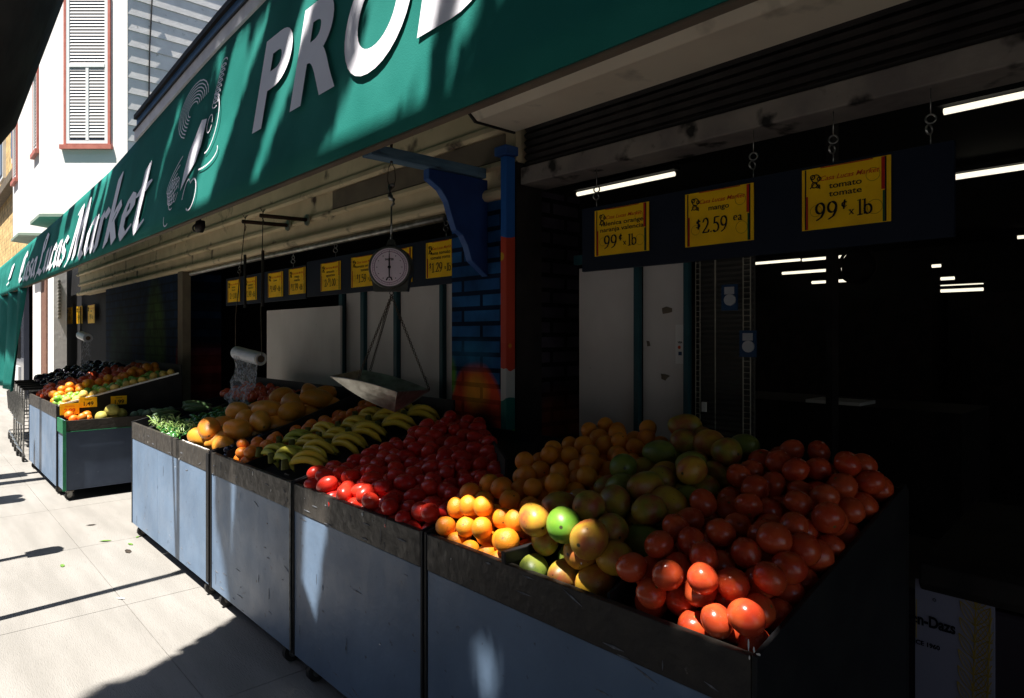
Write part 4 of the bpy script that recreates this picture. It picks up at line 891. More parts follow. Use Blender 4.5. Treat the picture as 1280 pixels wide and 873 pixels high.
# far stand with a low green-edged front box
XE1 = 1.0
sE = stand(7.06, 8.8, 'far stand with a tall grey front, holding limes and sunlit oranges', xf=XE1, xb=2.02, seams=(8.1,))
sE1 = thing('low_stand', 'low slate stand with shade-darkened end panel and green painted edges in front of the far stand', 'produce stand', (XE1, 6.9, 0))
MB().box(XE1 + .02, 2.02, 6.78, 6.795, .09, .595).build('end_panel', M['bin_paint_shade'], sE1, bevel=.002)
MB().box(XE1 + .02, 2.02, 6.775, 6.795, .597, .69).build('end_band', M['bin_band'], sE1, bevel=.002)
MB().box(XE1 + .012, XE1 + .03, 6.777, 7.055, .09, .69).build('front_panel', M['bin_paint'], sE1)
b = MB(); b.box(XE1 + .002, XE1 + .026, 6.766, 6.7745, .09, .695); b.box(XE1 + .026, 1.9, 6.769, 6.7745, .592, .597); b.box(XE1 + .001, XE1 + .0115, 6.7755, 7.05, .58, .70); b.build('green_edge', M['green_edge'], sE1)
MB().box(XE1 + .03, 2.02, 6.796, 7.055, .60, .62).build('tray', M['bin_inner'], sE1)
for x in (XE1 + .06, 1.95): caster(sE1, x, 6.84)
b = MB(); b.prism([(XE1 + .01, .81), (XE1 + .01, .795), (2.0, 1.045), (2.0, 1.06)], 'y', 7.045, 7.058); b.build('pale_edge', M['white_chip'], sE)
for k, (px, py, w_, h_) in enumerate(((87, 511.5, .145, .10), (110, 503, .14, .09), (148.5, 500.5, .13, .08))):
    p = on_y(px, py, 7.035)
    t = thing('shelf_price_card', ['orange price card on the far stand, sunlit, leftmost of three', 'yellow price card on the far stand, middle of three', 'yellow price card on the far stand in shade, rightmost of three'][k], 'price card', (p.x, 7.035, p.z))
    MB().box(p.x - w_ / 2, p.x + w_ / 2, 7.030, 7.036, p.z - h_ / 2, p.z + h_ / 2).build('card', M['yellow_sign'], t)
    b = MB(); FR = Matrix(((1, 0, 0), (0, 0, -1), (0, 1, 0)))
    put_text(b, ['2.99', '1.49', '1.99'][k], .05, Vector((p.x, 7.0285, p.z - .03)), rot=FR, bold=.001); put_text(b, ['durazno', 'melon', 'melon'][k], .022, Vector((p.x, 7.0285, p.z + .018)), rot=FR); b.build('lettering', M['red_ink'] if k == 0 else M['ink'], t)
s3 = stand(8.85, 10.6, 'farthest stand, dark heaps behind the shopping carts', xf=1.2, xb=2.0, seams=())

# ================================================================== FRUIT
def unit_mesh(name, fn, m, sub=3):
    bm = bmesh.new(); bmesh.ops.create_icosphere(bm, subdivisions=sub, radius=1)
    for v in bm.verts: v.co = fn(v.co.copy())
    me = bpy.data.meshes.new(name); bm.to_mesh(me); bm.free(); me.polygons.foreach_set('use_smooth', [True] * len(me.polygons)); me.materials.append(m); return me
def f_round(sq, dim, lob=0, seed=0, wob=.02):
    def f(p):
        rho = math.hypot(p.x, p.y); a = math.atan2(p.y, p.x); n = noise.noise(p * 1.3 + Vector((seed, seed * 2.1, 0)))
        q = p * (1 + wob * n * 2)
        q.z *= sq
        if p.z > 0: q.z -= dim * math.exp(-(rho / .22) ** 2); k = 1 + lob * math.cos(5 * a + seed) * max(0, p.z) * rho; q.x *= k; q.y *= k
        else: q.z += dim * .3 * math.exp(-(rho / .2) ** 2)
        return q
    return f
def f_long(L_, taper, bend, seed=0, flat=1):
    def f(p):
        n = noise.noise(p * 1.2 + Vector((seed, 0, seed))); q = p * (1 + .04 * n)
        s = 1 + taper * p.z; q.x *= s; q.y *= s * flat; q.z *= L_; q.x += bend * (p.z ** 2 - .3); return q
    return f
ME = {}
def variants(kind, m, fns, sub=3): ME[kind] = [unit_mesh(kind, f, M[m] if isinstance(m, str) else m, sub) for f in fns]
variants('orange', 'orange', [f_round(.96, .05, 0, s) for s in (1, 2, 3)])
variants('tangerine', 'tangerine', [f_round(.86, .07, 0, s) for s in (1, 2)])
variants('tomato', 'tomato', [f_round(sq, .11, .035, s, .03) for sq, s in ((.88, 1), (.92, 2), (.85, 3), (.95, 4))])
variants('roma_tomato', 'roma', [f_long(1.38, tp, .0, s) for tp, s in ((.10, 1), (.06, 2), (-.08, 3))])
for kd, mm in (('mango', 'mango'), ('yellow_mango', 'mango_yellow'), ('green_mango', 'mango_green'), ('lime_mango', 'mango_lime')):
    variants(kd, mm, [f_long(1.22, .08, .08, 1, .92), f_long(1.15, .05, .05, 2, .95), f_long(1.3, .1, .1, 3, .9)])
variants('papaya', 'papaya', [f_long(1.6, -.14, .05, 1), f_long(1.35, -.12, 0, 2), f_long(1.95, -.18, .1, 3)])
variants('lime', 'lime', [f_long(1.15, 0, 0, 1)], 2); variants('melon', 'melon', [f_long(1.1, 0, 0, 1)]); variants('pale_squash', 'pale_squash', [f_long(1.1, .1, 0, 1)])
variants('yellow_squash', 'potato', [f_long(1.15, .05, 0, 2)], 2); variants('plum', 'purple_dark', [f_round(.95, .06, 0, 1)], 2)
variants('pepper', 'pepper', [f_long(2.6, -.25, .35, 1), f_long(2.2, -.3, -.3, 2)], 2)
variants('zucchini', 'zucchini', [f_long(4.5, -.1, .2, 1)], 2)

def heap(x0, x1, y0, y1, r, n, fz, jit=.35, seed=0, step=.011, maxh=9, ok=None):
    """drop n balls one by one into the lowest pocket of the tray"""
    rg = np.random.default_rng(seed); gx, gy = np.meshgrid(np.arange(x0 + r, x1 - r, step), np.arange(y0 + r, y1 - r, step)); gx = gx.ravel(); gy = gy.ravel()
    if ok: mk_ = ok(gx, gy); gx = gx[mk_]; gy = gy[mk_]
    fl_ = fz(gx); H = fl_ + r * .9; nzv = rg.random(gx.size) * jit * r; out = []
    for k in range(n):
        i = int(np.argmin(H - fl_ + nzv)); rr = r * rg.uniform(.9, 1.06); p = (gx[i], gy[i], H[i]); out.append((*p, rr))
        if H[i] - fl_[i] > maxh: break
        d2 = (gx - p[0]) ** 2 + (gy - p[1]) ** 2; D = 2 * r * .97; m_ = d2 < D * D; H[m_] = np.maximum(H[m_], p[2] + np.sqrt(D * D - d2[m_]) * .93)
        if k % 25 == 0: nzv = rg.random(gx.size) * jit * r
    return out
def scatter(kind, pts, label, cat, group, tilt='any', mixk=None, names=None, seed=1):
    rg = random.Random(seed); out = []
    for (x, y, z, r) in pts:
        kk = kind if not mixk else rg.choices([a for a, _ in mixk], [q for _, q in mixk])[0]
        o = bpy.data.objects.new(kind if kk == kind or kind in kk else kind, rg.choice(ME[kk])); COL.objects.link(o)
        o.location = (x, y, z); o.scale = (r, r, r)
        if tilt == 'any': o.rotation_euler = (rg.uniform(0, 6.28), rg.uniform(0, 6.28), rg.uniform(0, 6.28))
        elif tilt == 'lie': o.rotation_euler = (R(90) + rg.uniform(-.5, .5), rg.uniform(0, 6.28), rg.uniform(0, 6.28))
        elif tilt == 'up': o.rotation_euler = (rg.uniform(-1.1, 1.1), rg.uniform(-1.1, 1.1), rg.uniform(0, 6.28)) if rg.random() < .6 else (math.pi + rg.uniform(-1, 1), rg.uniform(-1, 1), 0)
        elif tilt == 'row': o.rotation_euler = (R(90) + rg.uniform(-.2, .2), 0, rg.uniform(-.4, .4) + math.pi / 2)
        tag(o, label, cat, group); OFF[o.name] = Vector((x, y, z)); out.append(o)
    return out
fzA = lambda x: .735 + SLP * (x - XF)
toms = scatter('tomato', heap(1.215, 2.03, .630, 1.0, .0375, 124, fzA, seed=3, jit=.12), 'round red tomato in the heap at the right end of the nearest stand', 'tomato', 'round tomatoes heaped on the nearest stand', 'up', seed=4)
orgs = scatter('orange', heap(1.215, 2.03, 1.35, 1.715, .0345, 150, fzA, seed=5, jit=.12), 'valencia orange in the heap between the roma tomatoes and the mangoes', 'orange', 'valencia oranges heaped on the nearest stand', 'any', seed=6)
mgs = scatter('mango', heap(1.215, 2.03, 1.01, 1.34, .0440, 76, fzA, seed=8, jit=.15), 'green and red mango in the heap between oranges and tomatoes', 'mango', 'mangoes heaped on the nearest stand', 'lie', [('mango', 5), ('yellow_mango', 1.6), ('green_mango', 3)], seed=9)
roms = scatter('roma_tomato', heap(1.215, 2.03, 1.75, 2.672, .0325, 225, fzA, seed=11, ok=lambda x, y: (y - 1.75) > (x - 1.56) * 1.45), 'dark red roma tomato in the big heap behind the hanging scale', 'roma tomato', 'roma tomatoes heaped on the second stand', 'lie', seed=12)
# give the ones at the sunny rim the colours seen there, and labels of their own
def nearest(lst, p, used=set()):
    p = Vector(p); c = sorted(lst, key=lambda o: (o.location - p).length)
    for o in c:
        if o.name not in used: used.add(o.name); return o
for px, py, kd, lab in ((665, 667, 'yellow_mango', 'bleached bright mango at the rim beside the black clip'), (694, 678, 'lime_mango', 'bright lime green mango, sunlit on the front rim'),
                        (724, 687, 'yellow_mango', 'sunlit golden mango with dark stem scar, right of the lime green one'), (760, 697, 'yellow_mango', 'big yellow and red mango, half sunlit, next to the tomatoes'),
                        (870, 620, 'yellow_mango', 'large upright yellow mango standing out high in the mango heap'), (672, 700, 'yellow_mango', 'yellow mango low on the rim under the bleached mango'), (704, 714, 'yellow_mango', 'blushed mango low against the rim board')):
    p = on_z(px, py, .88 if py > 650 else 1.0); o = nearest(mgs, p); o.data = random.choice(ME[kd]); o['label'] = lab; del o['group']; o.scale *= 1.08
for px, py, lab in ((910, 779, 'brightest sunlit tomato, on top at the front corner of the stand'), (955, 795, 'sunlit tomato against the right corner of the rim'), (855, 763, 'sunlit tomato at the rim left of the corner group'), (909, 670, 'tomato with its pale stem scar facing up, beside the mangoes'), (870, 789, 'sunlit tomato wedged low at the rim'), (778, 739, 'tomato at the rim nearest to the mangoes')):
    o = nearest(toms, on_z(px, py, .87)); o['label'] = lab; del o['group']
for px, py, lab in ((608, 657, 'bright sunlit orange on the second row from the rim'), (558, 652, 'orange nearest the roma tomatoes, at the left end of the rim'), (582, 657, 'orange just left of the bright sunlit one'), (637, 650, 'deep orange one with navel showing, right of the sunlit orange')):
    o = nearest(orgs, on_z(px, py, .87)); o['label'] = lab; del o['group']
# little round stickers on some mangoes
for k, o in enumerate(mgs[20:58:3] + mgs[3:12:3]):
    b = MB(); b.tube([Vector((-.915, .0, .15)), Vector((-.93, 0, .15))], [.17, .16], 14); s = b.build('sticker', M['sticker']); s.parent = o; s.location = (-.06, 0, 0); s.rotation_euler = (0, 0, random.uniform(0, 6.28))

# bananas
def banana_mesh(seed, green):
    rg = random.Random(seed); b = MB(); n = 12; pts = []; rad = []
    for k in range(n + 1):
        f = k / n; a = -1.0 + f * 1.75; pts.append(Vector((.115 * math.cos(a) , 0, .115 * math.sin(a)))); 
        rad.append(.0185 * (min(1, .34 + f * 2.6) if f < .3 else min(1, .3 + (1 - f) * 3.4)))
    b.tube(pts, rad, 7); return b
def banana_bunch(loc, rz, n, green, label, tilt=.3):
    t = thing('banana_bunch', label, 'bananas', loc, 'banana bunches on the third stand')
    OFF[t.name] = Vector((0, 0, 0))
    cr = MB(); cr.tube([(0, 0, .0), (.0, 0, .045)], [.020, .014], 8); cr.build('crown', M['banana_tip'], t, smooth=True)
    for k in range(n):
        a = (k - (n - 1) / 2) * .23; pts = []; rad = []
        N_ = 12; curve = random.uniform(.9, 1.15)
        for q in range(N_ + 1):
            f = q / N_; r_ = .02 + .165 * f; zz = .035 - .12 * (f - .35) ** 2 * curve + .02 * math.sin(k) * f + (.018 if k % 2 else 0) * math.sin(f * 3.1)
            aa = a + .25 * f * a; pts.append(Vector((r_ * math.cos(aa), r_ * math.sin(aa), zz)))
            rad.append(.0165 * (min(1, .35 + f * 3.2) if f < .3 else (min(1, .22 + (1 - f) * 5))))
        bn = MB(); bn.tube(pts, rad, 6); bo = bn.build('banana', M['banana_green'] if green else M['banana'], t, smooth=True)
        tp = MB(); tp.tube([pts[-1], pts[-1] + (pts[-1] - pts[-2]) * .5], [.0045, .003], 6); tp.build('banana_tip', M['banana_tip'], bo)
    t.location = loc; t.rotation_euler = (random.uniform(-.15, .15), tilt, rz); return t
BS = [(1.245, 2.84, -.5, 4, 0, 'short bright yellow banana bunch lit by the sun at the rim'), (1.26, 3.02, -.9, 5, 1, 'greenish banana bunch second from the rim'), (1.27, 3.20, -.9, 5, 1, 'greenish banana bunch beside the tangerines at the rim'), (1.40, 3.26, -.8, 4, 1, 'slender green bananas against the tangerine divider'), (1.36, 2.96, -.7, 5, 0, 'yellow banana bunch just behind the sunlit one'), (1.40, 3.12, -.6, 5, 0, 'yellow banana bunch between the two greenish ones'),
      (1.48, 2.90, -.5, 6, 0, 'yellow banana bunch against the roma tomatoes'), (1.52, 3.08, -.6, 5, 0, 'yellow banana bunch in the middle of the pile'), (1.54, 3.24, -.9, 5, 0, 'yellow banana bunch with tips towards the tangerines'), (1.62, 2.96, -.4, 6, 0, 'large yellow banana bunch high on the pile'), (1.66, 3.14, -.7, 6, 0, 'yellow banana bunch left of the large high one'), (1.74, 2.88, -.4, 5, 0, 'yellow banana bunch under the scale pan'),
      (1.78, 3.04, -.5, 5, 0, 'yellow banana bunch near the back board'), (1.80, 3.22, -.8, 5, 0, 'yellow banana bunch near the back beside the tangerines'), (1.90, 2.90, -.3, 5, 0, 'yellow banana bunch at the back beside the roma tomatoes'), (1.93, 3.14, -.9, 4, 0, 'small banana bunch at the back left of the pile')]
for (x, y, rz, n, gr, lab) in BS: banana_bunch((x, y, fzA(x) + .085), rz, n, gr, lab, tilt=random.uniform(-.12, .05))
scatter('tangerine', heap(1.235, 2.03, 3.29, 3.51, .036, 46, fzA, seed=21), 'tangerine in the narrow row between bananas and dark plums', 'tangerine', 'tangerines on the third stand', 'up', seed=22)
scatter('plum', heap(1.235, 2.03, 3.53, 3.69, .027, 50, fzA, seed=23), 'dark plum in the shadowy strip beside the papayas', 'plum', 'dark plums on the third stand', 'any', seed=24)
pps = scatter('papaya', heap(1.235, 2.03, 3.73, 4.29, .060, 34, fzA, seed=25, jit=.5), 'orange papaya in the pile under the bag roll', 'papaya', 'papayas on the fourth stand', 'lie', seed=26)
for px, py, lab in ((245, 545, 'golden papaya at the rim, half in hard sunlight'), (232, 542, 'yellow papaya wedged at the rim beside the greens'), (345, 503, 'long papaya lying across the middle of the pile'), (395, 497, 'papaya at the back of the pile, nearest the grey board')):
    o = nearest(pps, on_z(px, py, .93)); o['label'] = lab; del o['group']
for o in pps[:8]: pass
scatter('pepper', heap(1.235, 1.80, 4.32, 4.88, .017, 230, lambda x: .765 + SLP * (x - XF), seed=27, jit=1.2, step=.01), 'small green chili pepper in the pile left of the papayas', 'chili pepper', 'green chili peppers on the fourth stand', 'lie', seed=28)
scatter('zucchini', [(1.33 + .015 * k, 5.02 + .045 * k, .83 + .02 * (k % 3), .022) for k in range(7)] + [(1.55 + .01 * k, 5.0 + .05 * k, .90 + .02 * (k % 2), .022) for k in range(6)], 'speckled green zucchini lying at the far end of the sunlit stand', 'zucchini', 'zucchini on the fourth stand', 'row', seed=29)
scatter('tomato', heap(1.78, 2.03, 4.32, 5.33, .03, 52, lambda x: .80 + SLP * (x - XF), seed=31), 'small red tomato at the shaded back of the fourth stand', 'tomato', 'small tomatoes at the back of the fourth stand', 'any', seed=32)
b = MB()
for k in range(170):
    y = random.uniform(4.28, 4.95); x = random.uniform(1.22, 1.36); z = .80 + random.uniform(0, .05) + .2 * (x - 1.21); a = random.uniform(0, 3.14)
    L_ = random.uniform(.03, .09); p = Vector((x, y, z)); d = Vector((math.cos(a) * .4, math.sin(a), random.uniform(-.3, .5))) * L_; b.tube([p, p + d * .5 + Vector((0, 0, .01)), p + d], [.0025, .003, .001], 5)
o = b.build('cilantro_stalks', M['scallion'], loc=(1.28, 4.6, .8)); o['kind'] = 'stuff'; o['label'] = 'tangle of green herb stalks spilling over the rim of the sunlit stand'; o['category'] = 'herbs'
# far stand
fzE = lambda x: .735 + SLP * (x - XE1)
scatter('yellow_squash', heap(1.03, 1.99, 7.07, 7.24, .035, 40, fzE, seed=41), 'pale yellow mango in the near row of the far stand', 'mango', 'pale yellow mangoes on the far stand', 'any')
scatter('lime', heap(1.03, 1.99, 7.23, 7.56, .032, 100, fzE, seed=42), 'green lime in the second row of the far stand', 'lime', 'limes on the far stand', 'any')
scatter('orange', heap(1.03, 1.99, 7.56, 7.80, .042, 56, fzE, seed=43), 'orange on the far stand behind the limes', 'orange', 'oranges on the far stand', 'any')
scatter('tomato', heap(1.03, 1.99, 7.82, 8.78, .048, 120, fzE, seed=44), 'red tomato in the shaded part of the far stand', 'tomato', 'tomatoes on the far stand', 'any')
scatter('plum', heap(1.22, 1.98, 8.88, 10.58, .055, 150, lambda x: .735 + SLP * (x - 1.2), seed=45), 'dark round plum on the farthest stand behind the carts', 'plum', 'fruit on the farthest stand', 'any')
fzL = lambda x: x * 0 + .60
scatter('tangerine', heap(1.04, 1.26, 6.8, 7.04, .040, 11, fzL, seed=46), 'peach at the sunny end of the low far stand', 'peach', 'peaches on the low stand', 'any')
scatter('melon', heap(1.26, 1.52, 6.8, 7.04, .052, 7, fzL, seed=47), 'yellow green melon in the middle of the low far stand', 'melon', 'small melons on the low stand', 'any')
scatter('pale_squash', heap(1.53, 2.0, 6.8, 7.04, .042, 18, fzL, seed=48), 'pale green squash at the shaded end of the low far stand', 'squash', 'pale squash on the low stand', 'any')

# second bag roll over far stand
r2 = thing('bag_roll', 'roll of plastic bags hanging in the dark over the far stall', 'bag roll', P3(108, 422, 8))
a_, c_ = P3(101, 419, 8.2), P3(110, 423, 7.8); MB().tube([a_, c_], .05, 18).build('roll', M['plastic_roll'], r2)
MB().disc(c_ + (c_ - a_).normalized() * .004, .025, c_ - a_, .006, 14).build('core', M['cardboard'], r2)
b = MB(); b.quad(P3(104, 426, 8.0), P3(114, 426, 7.9), P3(112, 462, 7.9), P3(98, 474, 8.0)); b.build('hanging_bag', M['clear'], r2)
b = MB(); b.tube([a_, a_ + Vector((0, 0, .35))], .008, 5); b.build('cord', M['chain'], r2)

# ================================================================== SHOPPING CARTS
def cart():
    t = thing('shopping_cart', 'wire shopping cart', 'shopping cart', (0, 0, 0), 'nested shopping carts beside the farthest stand')
    b = MB(); x0, x1, y0, y1 = -.24, .24, 0, .8
    zt_, zb_ = .88, .48
    for k in range(17): # side wires
        f = k / 16
        for sx in (x0, x1): b.tube([(sx, y0 + .08 + f * .72, zb_), (sx * 1.08, y0 + f * .8, zt_ - .12 * f)], .006, 4)
    for k in range(5):
        for yy_ in (y0, y1): b.tube([(x0 + k * .12, yy_ + (.06 if yy_ == y0 else 0), zb_), (x0 + k * .12, yy_, zt_ - (.12 if yy_ else 0))], .004, 4)
    for k in range(4):
        z = zb_ + .1 * k
        for sx in (x0, x1): b.tube([(sx, y0 + .05, z), (sx, y1, z - .02)], .005, 4)
        b.tube([(x0, y0 + .05, z), (x1, y0 + .05, z)], .005, 4)
    b.build('basket', M['bright_steel'], t)
    b = MB()
    for sx in (x0, x1): b.tube([(sx, y0 - .05, .95), (sx, y0 + .05, .5), (sx, y0 + .1, .12), (sx, y1 - .05, .12)], .012, 6)
    b.tube([(x0, y1 - .1, .14), (x1, y1 - .1, .14)], .01, 6); b.build('frame', M['bright_steel'], t)
    b = MB(); b.tube([(x0 - .02, y0 - .06, .96), (x1 + .02, y0 - .06, .96)], .016, 8); b.build('handle', M['black_metal'], t)
    for sx in (x0, x1):
        for y in (y0 + .1, y1 - .1): MB().disc((sx, y, .06), .055, (1, 0, 0), .025, 14).build('wheel', M['rubber'], t)
    return t
c0_ = cart(); labs = ['wire shopping cart nearest the tall grey stand front', 'second wire shopping cart in the nested row', 'third wire shopping cart in the nested row', 'wire shopping cart half behind the drop cloth', 'wire shopping cart at the far end of the row']
for k in range(5):
    c = c0_ if k == 0 else copy_tree(c0_); c.location = (1.18, 9.15 + .42 * k, 0); c['label'] = labs[k]; c.rotation_euler.z = R(-90) if False else 0
    c.location.x = 1.2 + .02 * k; c.scale = (.86, .86, .86)

# ================================================================== INTERIOR
for k, (pa, ya, pb2, yb3) in enumerate(((1180, 140, 1300, 118), (722, 243, 843, 220), (1192, 222, 1300, 210), (917, 308, 985, 301.5), (990, 301.3, 1063, 296), (940, 330, 1000, 325.5), (1003, 325.3, 1058, 321.5), (978, 342, 1060, 338.5), (1015, 353.5, 1062, 351.5), (1176, 364, 1229, 364), (1176, 358.5, 1229, 356), (1176, 348.8, 1193, 348), (1165, 333, 1176, 334), (1272, 297, 1285, 296))):
    A = on_z(pa, ya, 2.8); X = A.x
    if X > 11.5: X = 11.5 if False else X
    zz = 2.8
    if X > 12: # far ones: keep inside the shop, hung a little lower
        X = 11.5; zz = on_x(pa, ya, X).z
    ya_, yb_2 = Yat(pa, X), Yat(pb2, X)
    labs = ['lit fluorescent tube at the top right corner, nearest', 'lit fluorescent tube behind the orange price sign', 'lit fluorescent tube at the right edge below the nearest', 'thin lit tube just under the sign board, left half', 'thin lit tube just under the sign board, right half', 'lit tube in the second row, left half', 'lit tube in the second row, right half', 'lit tube in the third row deep inside', 'short lit tube in the fourth row', 'lowest of the paired tubes deep at right', 'upper of the paired tubes deep at right', 'tiny lit tube above the deep pair', 'faint far lit tube left of the deep pair', 'tiny lit tube at the right edge']
    t = thing('fluorescent_light', labs[k], 'ceiling light', (X, (ya_ + yb_2) / 2, zz))
    MB().tube([(X, ya_, zz), (X, yb_2, zz)], .02 if X < 6 else .024, 10).build('tube', M['tube'], t)
    MB().box(X - .05, X + .05, min(ya_, yb_2) - .03, max(ya_, yb_2) + .03, zz + .03, zz + .07).build('fixture', M['dark_wall'], t)
# wire rack with slats and hanging goods
rk = thing('wire_rack', 'tall wire grid rack with slatted back beside the grey panels', 'rack', (2.40, 1.4, .6)); X = 2.40
ya, yb = Yat(938, X), Yat(867, X); zt2 = on_x(867, 319, X).z
b = MB()
for y in (ya, ya + .03, yb - .01, yb - .03): b.tube([(X, y, .5), (X, y, zt2)], .0025, 4)
z = .75
while z < zt2:
    b.tube([(X, yb - .03, z), (X, yb - .01, z)], .0015, 4); b.tube([(X, ya, z), (X, ya + .03, z)], .0015, 4); z += .022
b.build('grid', M['wire_white'], rk)
b = MB(); ym = Yat(894, X - .02); b.tube([(X - .02, yb - .01, zt2), (X - .02, ym + .01, zt2), (X - .02, ym, zt2 - .01), (X - .02, ym, .6)], .0035, 6); b.build('front_rail', M['wire_white'], rk)
b = MB(); z = .7
while z < zt2 - .03:
    b.prism([(X + .03, z), (X + .022, z + .008), (X + .03, z + .019)], 'y', ya, yb); z += .021
b.box(X + .031, X + .04, ya, yb, .6, zt2 - .02); b.build('slats', M['rack_slat'], rk)
MB().box(X - .03, X - .024, ym + .035, ym + .055, on_x(882, 514, X).z, on_x(882, 502, X).z).build('clamp', M['white_chip'], rk)
for k, (px, py) in enumerate(((912, 372), (935, 430))):
    p = on_x(px, py, 2.34); t = thing('hanging_pack', ['blue and silver blister pack hanging on the wire rack, upper', 'blue and silver blister pack hanging on the wire rack, lower'][k], 'blister pack', p)
    MB().box(p.x, p.x + .01, p.y - .03, p.y + .035, p.z - .05, p.z + .05).build('card', M['pack_blue'], t)
    MB().disc((p.x - .006, p.y - .005, p.z - .01), .022, (1, .2, 0), .012, 16).build('blister', M['pack_grey'], t)
    MB().box(p.x - .004, p.x - .001, p.y - .02, p.y + .02, p.z + .012, p.z + .04).build('header', M['pack_grey'], t)
cm = MB(); cm.ring((5.2, 5.2 * .3525 + .06, on_x(1100, 330, 5.2).z), .13, .012, (1, 0, 0), 28, 6); cm.disc((5.22, 5.2 * .3525 + .06, on_x(1100, 330, 5.2).z), .12, (1, 0, 0), .02, 24)
o = cm.build('wall_clock', M['shutter'], loc=(5.2, 1.9, 1.9)); tag(o, 'dark round clock rim inside the shop right of the tubes', 'clock')
b = MB(); b.box(4.2, 4.8, 1.0, 2.9, .05, 1.0); o = b.build('counter', M['shutter'], loc=(4.2, 2, 0)); tag(o, 'dark checkout counter inside the shop', 'counter')
b = MB(); b.box(4.2, 4.45, on_x(1075, 506, 4.2).y, on_x(1007, 506, 4.2).y, 1.0, 1.02); o = b.build('paper_tray', M['white_chip'], loc=(4.2, 2.2, 1)); tag(o, 'pale tray lying on the dark checkout counter', 'tray')
for k in range(3):
    t = thing('shelf_unit', ['dark shelf unit inside the shop, left', 'dark shelf unit inside the shop, middle', 'dark shelf unit inside the shop, right'][k], 'shelf', (7, .5 + 2.2 * k, 0))
    MB().box(7, 7.5, -.3 + 2.2 * k, 1.6 + 2.2 * k, 0, 1.8).build('shelf', M['shutter'], t)
MB_ = MB().box(3.05, 3.12, Yat(1046, 3.1), Yat(1038, 3.1), 0, 2.9); o = MB_.build('interior_post', M['shutter'], loc=(3.1, 1.2, 0)); tag(o, 'thin black post inside the shop crossing the tube lights', 'post')
# freezer with printed side
fz_ = thing('ice_cream_freezer', 'ice cream freezer with white printed panel and gold leaf drawing', 'freezer', (2.1, .3, 0))
XZ = 2.10; yr = Yat(1243, XZ)
MB().box(XZ + .01, XZ + .6, -.5, 1.0, .0, .70).build('body', M['freezer_body'], fz_, bevel=.01)
b = MB(); b.prism([(XZ - .015, .735), (XZ - .005, .785), (XZ + .05, .80), (XZ + .6, .86), (XZ + .6, .71), (XZ, .71)], 'y', -.5, .60); b.build('lid_rim', M['shutter'], fz_, bevel=.006)
MB().box(XZ + .002, XZ + .0095, yr, .612, .05, .735).build('printed_panel', M['freezer_panel'], fz_)
b = MB(); put_text(b, 'Häagen-Dazs', .042, Vector((XZ - .001, Yat(1194.5, XZ), .612)), bold=.0016, align='RIGHT', fitw=.172); put_text(b, 'SINCE 1960', .017, Vector((XZ - .001, Yat(1175, XZ), .555)), bold=.0006, align='RIGHT'); b.ring((XZ, Yat(1168, XZ), .69), .0035, .001, (1, 0, 0), 10, 4)
b.build('lettering', M['ink'], fz_)
for v_ in list(bpy.data.objects['ice_cream_freezer'].children): pass
b = MB()
def gl(pts, r=.0012):
    pts = [q for q in pts if yr + .002 < q[0] < .610 and q[1] < .733]
    if len(pts) > 1: b.tube([Vector((XZ + .001, y, z)) for y, z in pts], r, 4, False)
cy, cz = Yat(1150, XZ) + .03, .622
gl([(cy + .115 * math.cos(a) + .003 * math.sin(9 * a), cz + .055 * math.sin(a) + .003 * math.cos(11 * a)) for a in np.linspace(-1.75, 1.75, 40)])
def leafline(y0, z0, y1, z1, w_):
    d = Vector((y1 - y0, z1 - z0)); n = Vector((-d.y, d.x)).normalized() * w_; P = lambda f, s: (y0 + d.x * f + n.x * s * math.sin(math.pi * f), z0 + d.y * f + n.y * s * math.sin(math.pi * f))
    for s in (-1, 1): gl([P(f, s) for f in np.linspace(0, 1, 9)])
    gl([P(f, 0) for f in np.linspace(0, 1, 5)], .0009)
    pass
for (sy, bz, tz) in ((yr + .052, .34, .735), (yr + .020, .30, .70)):
    gl([(sy - .012 * f, bz + (tz - bz) * f) for f in np.linspace(0, 1, 12)])
    for k in range(9):
        f = k / 9; z_ = bz + (tz - bz) * f
        for sg_ in (-1, 1): leafline(sy - .012 * f, z_, sy - .012 * f + sg_ * .034, z_ + .058, .010)
b.build('leaf_drawing', M['gold'], fz_)

# ================================================================== KERBSIDE POSTS (cast the thin shadows) and STREET TREES
def meter(y, x, lab, h=1.32, two=False):
    t = thing('parking_meter', lab, 'parking meter', (x, y, 0), None)
    b = MB(); b.tube([(x, y, 0), (x, y, h - .2)], .032, 12); b.build('post', M['galvanised'], t, smooth=True)
    b = MB()
    for dy in ((-.09, .09) if two else (0,)):
        b.prism([(y + dy - .075, h - .2), (y + dy + .075, h - .2), (y + dy + .09, h - .02), (y + dy + .07, h + .06), (y + dy, h + .10), (y + dy - .07, h + .06), (y + dy - .09, h - .02)], 'x', x - .05, x + .05)
    b.build('meter_head', M['scale_body'], t, bevel=.008)
meter(5.25, .20, 'single parking meter at the kerb, nearer one'); meter(7.15, .18, 'double parking meter at the kerb, farther along', 1.35, True)
sp = thing('sign_pole', 'slim steel street sign pole at the kerb', 'sign pole', (.12, 4.17, 0))
b = MB(); b.tube([(.12, 4.17, 0), (.12, 4.17, 4.3)], .032, 12); b.tube([(.12, 4.17, 2.6), (.14, 4.32, 3.9)], .018, 8); b.build('pole', M['galvanised'], sp, smooth=True)
MB().box(.085, .088, 4.02, 4.32, 4.3, 4.75).build('sign_plate', M['white_chip'], sp)
sp2 = thing('news_box', 'kerbside post carrying a grey box, farthest along', 'post box', (.2, 8.35, 0))
b = MB(); b.tube([(.2, 8.35, 0), (.2, 8.35, 2.3)], .05, 12); b.build('post', M['galvanised'], sp2); MB().box(.12, .28, 8.2, 8.5, 1.2, 1.7).build('box', M['scale_body'], sp2, bevel=.01)

